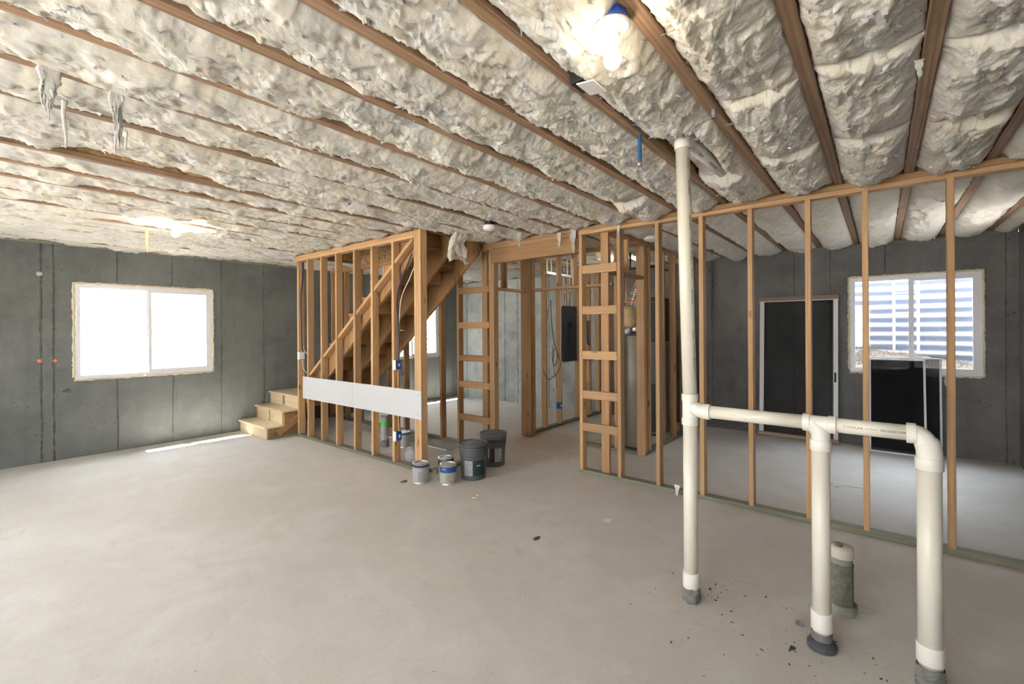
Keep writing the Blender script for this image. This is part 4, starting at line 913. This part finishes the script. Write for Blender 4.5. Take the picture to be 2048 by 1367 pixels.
cable([(SX+0.07, 4.09, 2.40), (SX+0.06, 4.2, 2.22), (SX+0.05, 4.325, 1.98), (SX+0.05, 4.325, 1.7), (SX+0.06, 4.32, 1.4), (SX+0.05, 4.315, 1.26), (SX+0.045, 4.305, 1.198)], 0.009, M_CABLE_N, 'navy cable descending to the blue box above the drywall strip')
cable([(SX+0.085, 3.99, 2.38), (SX+0.08, 4.13, 2.15), (SX+0.07, 4.28, 1.92), (SX+0.065, 4.325, 1.6), (SX+0.07, 4.32, 1.35), (SX+0.055, 4.30, 1.198)], 0.006, M_CABLE_W, 'white cable swinging to the blue box above the drywall strip')
cable([(SX+0.06, 4.30, 1.09), (SX+0.07, 4.27, 1.03), (SX+0.075, 4.25, 1.05), (SX+0.07, 4.27, 1.10)], 0.005, M_CABLE_N, 'navy cable loop under the blue box above the drywall strip')
cable([(SX+0.05, 4.325, 1.09), (SX+0.055, 4.33, 0.8), (SX+0.05, 4.325, 0.5), (SX+0.045, 4.305, 0.386)], 0.006, M_CABLE_Y, 'tan cable between the two blue boxes on the stud')

# ---------------------------------------------------------------- ceiling fixtures
M_SOCK = plain('porcelain_white', (0.86, 0.85, 0.82), 0.25)
def bulb_lamp(c, label, mat, tilt, flex=0.0):
    t = thing('bulb_lamp', c, label, 'light'); M = Matrix.Translation(c) @ tilt
    lathe('ceiling_box', t, [(0, 0.0), (0.052, 0.0), (0.052, 0.036), (0, 0.036)], M_BLUE, M, 8)
    lathe('lamp_holder', t, [(0.0, -0.001), (0.060, -0.001), (0.061, -0.008), (0.050, -0.018), (0.030, -0.026), (0.024, -0.040), (0.023, -0.062), (0.018, -0.062)], M_SOCK, M, 36)
    lathe('bulb', t, [(0.013, -0.060), (0.014, -0.075), (0.022, -0.092), (0.030, -0.110), (0.030, -0.125), (0.024, -0.140), (0.012, -0.150), (0, -0.152)], mat, M, 28)
    return t
bulb_lamp((1.445, 0.716, 2.598), 'bare lit bulb in a white holder beside the joist, nearest of the bulbs', M_BULB, Matrix())
bulb_lamp((1.42, 5.47, 2.64), 'bare lit bulb far off near the concrete wall with the white window', M_BULB_B, Matrix())
bulb_lamp((6.35, 3.0, 2.62), 'added lit bulb in the closet of the water heater', M_BULB_B, Matrix())  # added bulb, a guessed source of fill light
def detector(c, label):
    t = thing('smoke_detector', c, label, 'smoke detector'); M = Matrix.Translation(c)
    lathe('mounting_box', t, [(0, 0.0), (0.05, 0.0), (0.05, 0.05), (0, 0.05)], M_BLACK, M, 8)
    sharp(lathe('body', t, [(0, 0), (0.068, 0), (0.068, -0.012), (0.062, -0.013), (0.062, -0.020), (0.067, -0.021), (0.065, -0.038), (0.048, -0.050), (0.0, -0.053)], M_WHITE, M, 36))
    return t
detector((3.46, 3.09, 2.60), 'round white smoke detector hanging from the joist above the header')
cb = thing('junction_box', (1.70, 0.92, 2.58), 'black ceiling box with a skewed white square cover, on the joist past the bulb', 'junction box')
link('body', box_mesh(0.11, 0.09, 0.08, 0.003), M_BLACK, cb, Matrix.Translation((1.71, 0.975, 2.625)))
Mx = Matrix.Translation((1.64, 0.905, 2.525)) @ Euler((0.10, -0.06, 0.05)).to_matrix().to_4x4()
link('cover', box_mesh(0.125, 0.075, 0.005, 0.001), M_WHITE, cb, Mx); tube('wire', cb, [(1.66, 0.925, 2.53), (1.69, 0.95, 2.585)], 0.004, M_CABLE_W, 6)
c2 = thing('junction_box', (2.15, 3.40, 2.60), 'small blue ceiling box with a white cover among the batts', 'junction box')
link('body', box_mesh(0.10, 0.08, 0.06, 0.003), M_BLUE, c2, Matrix.Translation((2.15, 3.42, 2.625))); link('cover', box_mesh(0.13, 0.10, 0.006, 0.001), M_WHITE, c2, Matrix.Translation((2.15, 3.395, 2.582)) @ Matrix.Rotation(-0.35, 4, 'X'))
sp = thing('pipe_stub', (2.45, 1.06, 2.5), 'short blue pipe stub with a metal end hanging by the joist', 'pipe stub')
lathe('pipe', sp, [(0.011, 0.0), (0.011, 0.16)], plain('blue_pex', (0.02, 0.10, 0.28), 0.4), Matrix.Translation((2.45, 1.050, 2.475)), 14); lathe('end_ring', sp, [(0, -0.001), (0.013, -0.001), (0.013, 0.018), (0.011, 0.018)], M_STEEL, Matrix.Translation((2.45, 1.050, 2.466)), 14)
sp2 = thing('pipe_stub', (2.42, 0.645, 2.57), 'tiny dark-mouthed pipe stub beside the joist above the white pipe', 'pipe stub')
lathe('pipe', sp2, [(0.0, 0.006), (0.010, 0.006), (0.011, 0.0), (0.013, 0.0), (0.013, 0.045)], plain('dull_steel', (0.2, 0.2, 0.21), 0.5, 0.6), Matrix.Translation((2.40, 0.640, 2.592)), 14); lathe('mouth', sp2, [(0, 0.0045), (0.010, 0.0045)], M_BLACK, Matrix.Translation((2.40, 0.640, 2.592)), 14)
b4 = detector((5.05, 2.05, 2.60), 'small round detector on the ceiling behind the long partition')

# ---------------------------------------------------------------- electrical panel, cables, hanger
ep = thing('electrical_panel', (6.35, EY, 1.45), 'dark grey electrical panel on the stud wall behind the passage', 'electrical panel')
beam('cabinet', ep, 6.16, 6.56, EY-0.035, EY+0.06, 1.03, 1.90, M_PANEL, 0.004)
beam('cover', ep, 6.145, 6.575, EY-0.042, EY-0.036, 1.015, 1.915, M_PANEL, 0.002)
bk = beam('breaker_bay', ep, 6.30, 6.42, EY-0.046, EY-0.0425, 1.24, 1.66, M_BLACK, 0.001)
for i in range(9): beam('breaker', ep, 6.31, 6.41, EY-0.052, EY-0.0465, 1.26+0.034*i, 1.285+0.034*i, M_PANEL, 0.001)
beam('main_switch', ep, 6.32, 6.40, EY-0.056, EY-0.047, 1.60, 1.64, M_BLACK, 0.001)
dr = beam('door', ep, 6.58, 6.80, EY-0.16, EY-0.15, 1.14, 1.68, plain('panel_door_grey', (0.13, 0.135, 0.14), 0.5, 0.1), 0.002)
cols = (M_CABLE_Y, M_CABLE_W, M_CABLE_N, M_CABLE_W, M_CABLE_R, M_CABLE_Y, M_BLACK, M_CABLE_W)
nm = ('tan', 'white', 'navy', 'white', 'red', 'tan', 'black', 'white')
wh_ = ('nearest the post side', 'first white one from the post side', 'only dark blue one', 'between the navy and the red', 'only red one', 'second tan one', 'only black one', 'last one beside the partition')
for i in range(8):
    x = 6.20+0.045*i; r = random.Random(i)
    cable([(x, EY+0.03, 1.90), (x+r.uniform(-.03, .03), EY+0.02, 2.1), (x+r.uniform(-.06, .06), EY+0.02, 2.35), (x+r.uniform(-.1, .1), EY+0.03, 2.55)], 0.006, cols[i], '%s of the cables rising from the dark panel, %s' % (nm[i], wh_[i]))['group'] = 'cables above the panel'
th_ = thing('hanger', (5.9, 3.7, 2.35), 'galvanised trapeze hanger of four straps and a cross channel seen under the header', 'pipe hanger')
beam('cross_channel', th_, 5.36, 6.1, 3.69, 3.73, 2.335, 2.37, M_STEEL)
for x in (5.36, 5.47, 5.90, 6.02): beam('strap', th_, x, x+0.03, 3.70, 3.705, 2.37, 2.64, M_ALU)
# slack cables
cable([(5.93, EY+0.04, 2.0), (5.93, EY+0.02, 1.6), (5.96, EY-0.01, 1.3), (6.02, EY-0.02, 1.15), (5.97, EY-0.02, 0.98), (5.90, EY-0.02, 1.02), (5.93, EY-0.02, 1.25)], 0.006, M_CABLE_N, 'dark slack cable coil hanging between studs beside the panel')
cable([(5.95, EY+0.0, 1.32), (6.05, EY-0.02, 1.12), (6.10, EY-0.03, 0.98), (6.0, EY-0.03, 0.86), (5.90, EY-0.02, 0.80), (5.74, EY-0.03, 0.78), (5.64, EY-0.02, 0.92)], 0.005, M_CABLE_N, 'thin dark cable loop trailing under the coil beside the panel')
cable([(5.92, EY+0.0, 1.28), (5.88, EY-0.02, 1.1), (5.92, EY-0.03, 0.9), (6.0, EY-0.02, 0.72), (5.98, EY-0.02, 0.62)], 0.004, M_CABLE_N, 'thin dark cable end dangling below the coil beside the panel')
cable([(6.13, EY-0.01, 2.55), (6.135, EY-0.02, 1.8), (6.13, EY-0.015, 1.2), (6.14, EY-0.012, 0.7), (6.13, EY+0.0, 0.37)], 0.005, M_CABLE_W, 'white cable down the stud to the low blue box')
cable([(PX+0.50, 2.78, 2.60), (PX+0.47, 2.77, 2.45), (PX+0.40, 2.72, 2.2), (PX+0.35, 2.70, 1.8), (PX+0.3, 2.66, 1.5), (PX+0.20, 2.55, 1.38), (PX+SD+0.04, 2.45, 1.28)], 0.005, M_CABLE_W, 'white cable hanging from the ceiling behind the ladder blocking')
tag(lathe('pull_loop', None, [(0.012, -0.008), (0.022, -0.008), (0.022, 0.008), (0.012, 0.008), (0.012, -0.008)], M_CABLE_O, Matrix.Translation((PX+0.48, 2.77, 2.47)) @ Matrix.Rotation(1.2, 4, 'X'), 16), 'orange cable loop at the ceiling behind the ladder blocking', 'cable')

# ---------------------------------------------------------------- water heater and its fittings
hx, hy = 5.66, 2.50
wh = thing('water_heater', (hx, hy, 0), 'tall grey water heater cylinder behind the closet studs', 'water heater')
sharp(lathe('tank', wh, [(0, 0.03), (0.19, 0.03), (0.195, 0.04), (0.195, 1.42), (0.185, 1.455), (0.14, 1.475), (0, 1.48)], M_TANK, Matrix.Translation((hx, hy, 0)), 44))
lathe('foot_ring', wh, [(0.17, 0.0), (0.185, 0.0), (0.185, 0.03), (0.17, 0.03)], M_BLACK, Matrix.Translation((hx, hy, 0)), 36)
lathe('draft_hood', wh, [(0.07, 1.50), (0.10, 1.56), (0.09, 1.57), (0.05, 1.62), (0.05, 1.66)], M_STEEL, Matrix.Translation((hx, hy, 0)), 24)
for (dx, dy) in ((-0.10, 0.08), (0.10, -0.06)): tube('water_pipe', wh, [(hx+dx, hy+dy, 1.46), (hx+dx, hy+dy, 2.55)], 0.011, M_COPPER, 10)
tube('crossover_pipe', wh, smooth_path([(hx-0.16, hy+0.13, 1.90), (hx-0.12, hy+0.02, 1.885), (hx-0.10, hy-0.15, 1.87), (hx-0.1, hy-0.3, 1.87)], 5), 0.010, M_COPPER, 10)
lathe('valve', wh, [(0.02, 1.47), (0.03, 1.49), (0.03, 1.53), (0.018, 1.55)], M_STEEL, Matrix.Translation((hx-0.10, hy+0.08, 0)), 14)
ET = (5.50, 2.53)
et = thing('expansion_tank', (ET[0], ET[1], 1.55), 'small tan expansion tank above the grey water heater', 'tank')
lathe('shell', et, [(0, 1.545), (0.05, 1.548), (0.088, 1.575), (0.097, 1.61), (0.097, 1.78), (0.088, 1.815), (0.05, 1.84), (0, 1.845)], M_TAN, Matrix.Translation((ET[0], ET[1], 0)), 32)
lathe('band', et, [(0.0975, 1.69), (0.0995, 1.693), (0.0995, 1.70), (0.0975, 1.703)], M_TAN, Matrix.Translation((ET[0], ET[1], 0)), 32)
lathe('stem', et, [(0.012, 1.485), (0.012, 1.55)], M_STEEL, Matrix.Translation((ET[0], ET[1], 0)), 12)
fd = thing('flue_duct', (5.75, 2.55, 1.7), 'silver flexible flue duct curving up from the water heater', 'duct')
path = smooth_path([(5.68, 2.56, 1.66), (5.69, 2.56, 1.85), (5.74, 2.52, 2.05), (5.80, 2.46, 2.25), (5.82, 2.44, 2.60)], 22); rr_ = [0.060+0.004*math.sin(i*1.9) for i in range(len(path))]
bm = bmesh.new(); bm_tube(bm, path, rr_, 20); link('corrugated_pipe', bm_mesh('duct', bm, True), M_FOIL, fd)
tag(tube('gas_pipe', None, [(6.0, 2.72, 2.60), (6.0, 2.72, 2.38), (6.0, 2.38, 2.38), (6.5, 2.38, 2.38)], 0.016, M_BLACK, 10), 'black iron pipe bending under the ceiling above the water heater', 'pipe')
fc = thing('furnace', (6.55, 2.75, 0), 'dark furnace cabinet behind the grey water heater', 'furnace')
beam('cabinet', fc, 6.35, 6.95, 2.45, 2.95, 0.02, 1.35, plain('furnace_grey', (0.16, 0.16, 0.17), 0.5, 0.2), 0.006); beam('plenum', fc, 6.40, 6.90, 2.50, 2.90, 1.351, 2.0, M_BLACK, 0.004); beam('base', fc, 6.37, 6.93, 2.47, 2.93, 0.0, 0.02, M_BLACK)
beam('front_panel', fc, 6.342, 6.35, 2.47, 2.93, 0.06, 0.75, M_PANEL, 0.003)

# ---------------------------------------------------------------- leaning screens
def frame_panel(name, label, cat, w, h, base, top, yc, stile, rail_t, rail_b, th, frame_m, rail_m, scr_m, handle=False, group=None):
    """panel leaning on the wall of window_3: base point x, top point x, centred at yc; u runs along -Y"""
    ang = math.atan2(top-base, h)
    M = Matrix.Translation((base, yc, 0.004)) @ Matrix.Rotation(ang, 4, 'Y') @ Matrix(((0, 0, -1, 0), (-1, 0, 0, 0), (0, 1, 0, 0), (0, 0, 0, 1)))
    t = thing(name, (base, yc, 0), label, cat, group)
    def part(n, u0, u1, v0, v1, d, m, off=0): return link(n, box_mesh(u1-u0, v1-v0, d, 0.003), m, t, M @ Matrix.Translation(((u0+u1)/2, (v0+v1)/2, off)))
    part('stile', -w/2, -w/2+stile, rail_b, h-rail_t, th, frame_m); s2 = part('stile', w/2-stile, w/2, rail_b, h-rail_t, th, frame_m)
    part('rail', -w/2-(0.01 if handle else 0), w/2+(0.01 if handle else 0), h-rail_t, h, th*1.15, rail_m); part('rail', -w/2-(0.01 if handle else 0), w/2+(0.01 if handle else 0), 0, rail_b, th*1.15, rail_m)
    link('screen', box_mesh(w-2*stile+0.004, h-rail_t-rail_b+0.004, 0.0012, 0), scr_m, t, M @ Matrix.Translation((0, (h-rail_t+rail_b)/2, -0.002)))
    if handle:
        part('rail_lip', -w/2-0.01, w/2+0.01, h-rail_t-0.012, h-rail_t, th*1.3, frame_m); part('rail_lip', -w/2-0.01, w/2+0.01, rail_b*0.55, rail_b*0.62, th*1.3, frame_m)
        link('handle', box_mesh(0.022, 0.13, 0.012, 0.005), M_BLACK, s2, M @ Matrix.Translation((w/2-stile*0.55, 0.88, th*0.62)))
        part('stile_groove', w/2-stile*0.95, w/2-stile*0.87, rail_b, h-rail_t, th*1.06, M_PANEL)
    return t
frame_panel('sliding_screen_door', 'sliding screen door with brown rails leaning on the concrete wall', 'screen door', 0.925, 1.98, 7.32, 7.445, 0.90, 0.055, 0.055, 0.065, 0.03, M_ALU, M_BROWN, M_SCR, True)
frame_panel('window_screen', 'wider insect screen, rear of the two leaning under the welled window', 'window screen', 0.70, 1.165, 7.37, 7.445, -0.215, 0.022, 0.018, 0.02, 0.010, M_ALU, M_ALU, M_SCR2, False)
frame_panel('window_screen', 'narrower insect screen, front of the two leaning under the welled window', 'window screen', 0.54, 1.16, 7.215, 7.42, -0.150, 0.022, 0.018, 0.02, 0.010, M_ALU, M_ALU, M_SCR2, False)

# ---------------------------------------------------------------- loose things and grit on the slab
tag(lathe('tape_ring', None, [(0.030, 0.001), (0.038, 0.001), (0.038, 0.014), (0.030, 0.014), (0.030, 0.001)], plain('cream_ring', (0.62, 0.56, 0.44), 0.6), Matrix.Translation((3.045, 2.91, 0)), 28), 'small cream plastic ring lying on the open slab', 'ring')
tag(link('paper_scrap', box_mesh(0.075, 0.055, 0.003, 0), plain('scrap_white', (0.82, 0.81, 0.78), 0.8), None, Matrix.Translation((3.33, 1.72, 0.004)) @ Matrix.Rotation(0.3, 4, 'Z')), 'small white paper scrap on the slab before the partition', 'paper scrap')
tag(blob('leaf_scrap', None, (2.72, 1.98, 0.004), 0.024, plain('dark_leaf', (0.10, 0.09, 0.07), 0.8), 3, 2, 0.3, (1.3, 0.8, 0.18)), 'small dark leaf scrap alone on the open slab', 'debris')
tag(blob('leaf_scrap', None, (2.90, 3.78, 0.006), 0.03, plain('brown_scrap', (0.17, 0.12, 0.07), 0.8), 8, 2, 0.3, (1.3, 0.7, 0.2)), 'brown scrap on the slab by the grey-labelled paint can', 'debris')
tag(tube('wire_loop', None, [(5.42+0.05*math.cos(a), 0.37+0.05*math.sin(a), 0.012+0.01*math.sin(a)) for a in [i*0.5 for i in range(12)]]+[(5.48, 0.25, 0.006), (5.50, 0.12, 0.006)], 0.004, M_CABLE_W, 5), 'white wire loop lying on the slab beyond the partition', 'wire')
o = rag('fibre_scrap', None, (4.22, 1.47, 0.10), 0.05, 0.098, (0, 1, 0), 44, M_RAG); tag(o, 'white fibreglass scrap standing against the partition bottom plate', 'scrap')
M_SHARD = plain('grey_rubber_shard', (0.12, 0.135, 0.135), 0.6, 0, 0.3, 20)
def shard(c, rz, L, label):
    bm = bmesh.new(); lathe_bm(bm, [(0.05, 0.0), (0.05, 0.018), (0.043, 0.018), (0.043, 0.0), (0.05, 0.0)], 12, None, 0, L/0.05)
    o = link('rubber_shard', bm_mesh('shard', bm), M_SHARD, None, Matrix.Translation(c) @ Matrix.Rotation(rz, 4, 'Z') @ Matrix.Rotation(0.5, 4, 'X') @ Matrix.Translation((-0.035, -0.03, 0))); tag(o, label, 'debris')
shard((2.52, 0.345, 0.012), 0.6, 0.07, 'curved grey shard on the slab, farther from the middle pipe leg'); shard((2.75, 0.34, 0.012), 1.4, 0.075, 'curved grey shard on the slab, close to the middle pipe leg')
r = random.Random(99); bm = bmesh.new()
def chip(x, y, s):
    q = bmesh.ops.create_icosphere(bm, subdivisions=1, radius=s)
    bmesh.ops.transform(bm, matrix=Matrix.Translation((x, y, s*0.25)) @ Matrix.Rotation(r.uniform(0, 3), 4, 'Z') @ Matrix.Diagonal((r.uniform(.8, 2.2), r.uniform(.5, 1), 0.4, 1)), verts=q['verts'])
for i in range(150): chip(r.gauss(2.62, 0.28), r.gauss(0.40, 0.34), r.choice((0.0015, 0.0018, 0.0022, 0.003, 0.005)))
for i in range(16): chip(r.gauss(2.80, 0.10), r.gauss(0.72, 0.07), r.uniform(0.003, 0.007))
for i in range(26): chip(r.uniform(1.4, 3.9), r.uniform(0.5, 5.5), r.uniform(0.0015, 0.004))
tag(link('dark_grit', bm_mesh('grit', bm), plain('grit_dark', (0.055, 0.055, 0.05), 0.9), None), 'dark grit and crumbs scattered round the pipe legs', 'debris', None, 'stuff')
bm = bmesh.new()
for i in range(260): chip(r.gauss(2.58, 0.33), r.gauss(0.35, 0.40), r.uniform(0.0012, 0.003))
tag(link('pale_grit', bm_mesh('grit', bm), plain('grit_pale', (0.52, 0.46, 0.36), 0.9), None), 'pale sandy grit scattered round the pipe legs', 'debris', None, 'stuff')
# insulation flap torn loose over the stairs
def flap():
    n, m = 22, 26; u = np.linspace(-1, 1, n)[:, None]; t = np.linspace(0, 1, m)[None, :]
    w = 0.10+0.07*np.clip(t-0.35, 0, 1)+0.02*pn(t*6, 0*t, 5)
    X = 3.62+u*w+0.18*t**2*0.4+0.015*pn(u*3, t*5, 9); Yy = 3.66+0.12*np.sin(t*1.4)+0.03*pn(u*2, t*4, 11)+0*u; Z = 2.64-0.27*t-0.05*t*u*u+0.02*pn(u*5, t*6, 12)+0.035*pn(u*4, 0*u, 13)*t
    V = np.stack([X+0*Z, Yy+0*Z, Z], -1); o = link('insulation_flap', grid_mesh('flap', V.reshape(-1, 3), n, m), M_BATT, ceil); k = o.modifiers.new('t', 'SOLIDIFY'); k.thickness = 0.05; k.offset = 0; return o
flap()
# hand-written mark on a partition stud
flat_text('pencil_mark', pw, '1631', 0.035, M_INK, Matrix(((0, 0, -1, PX-0.0006), (0, -1, 0, 0.859), (-1, 0, 0, 1.66), (0, 0, 0, 1))))
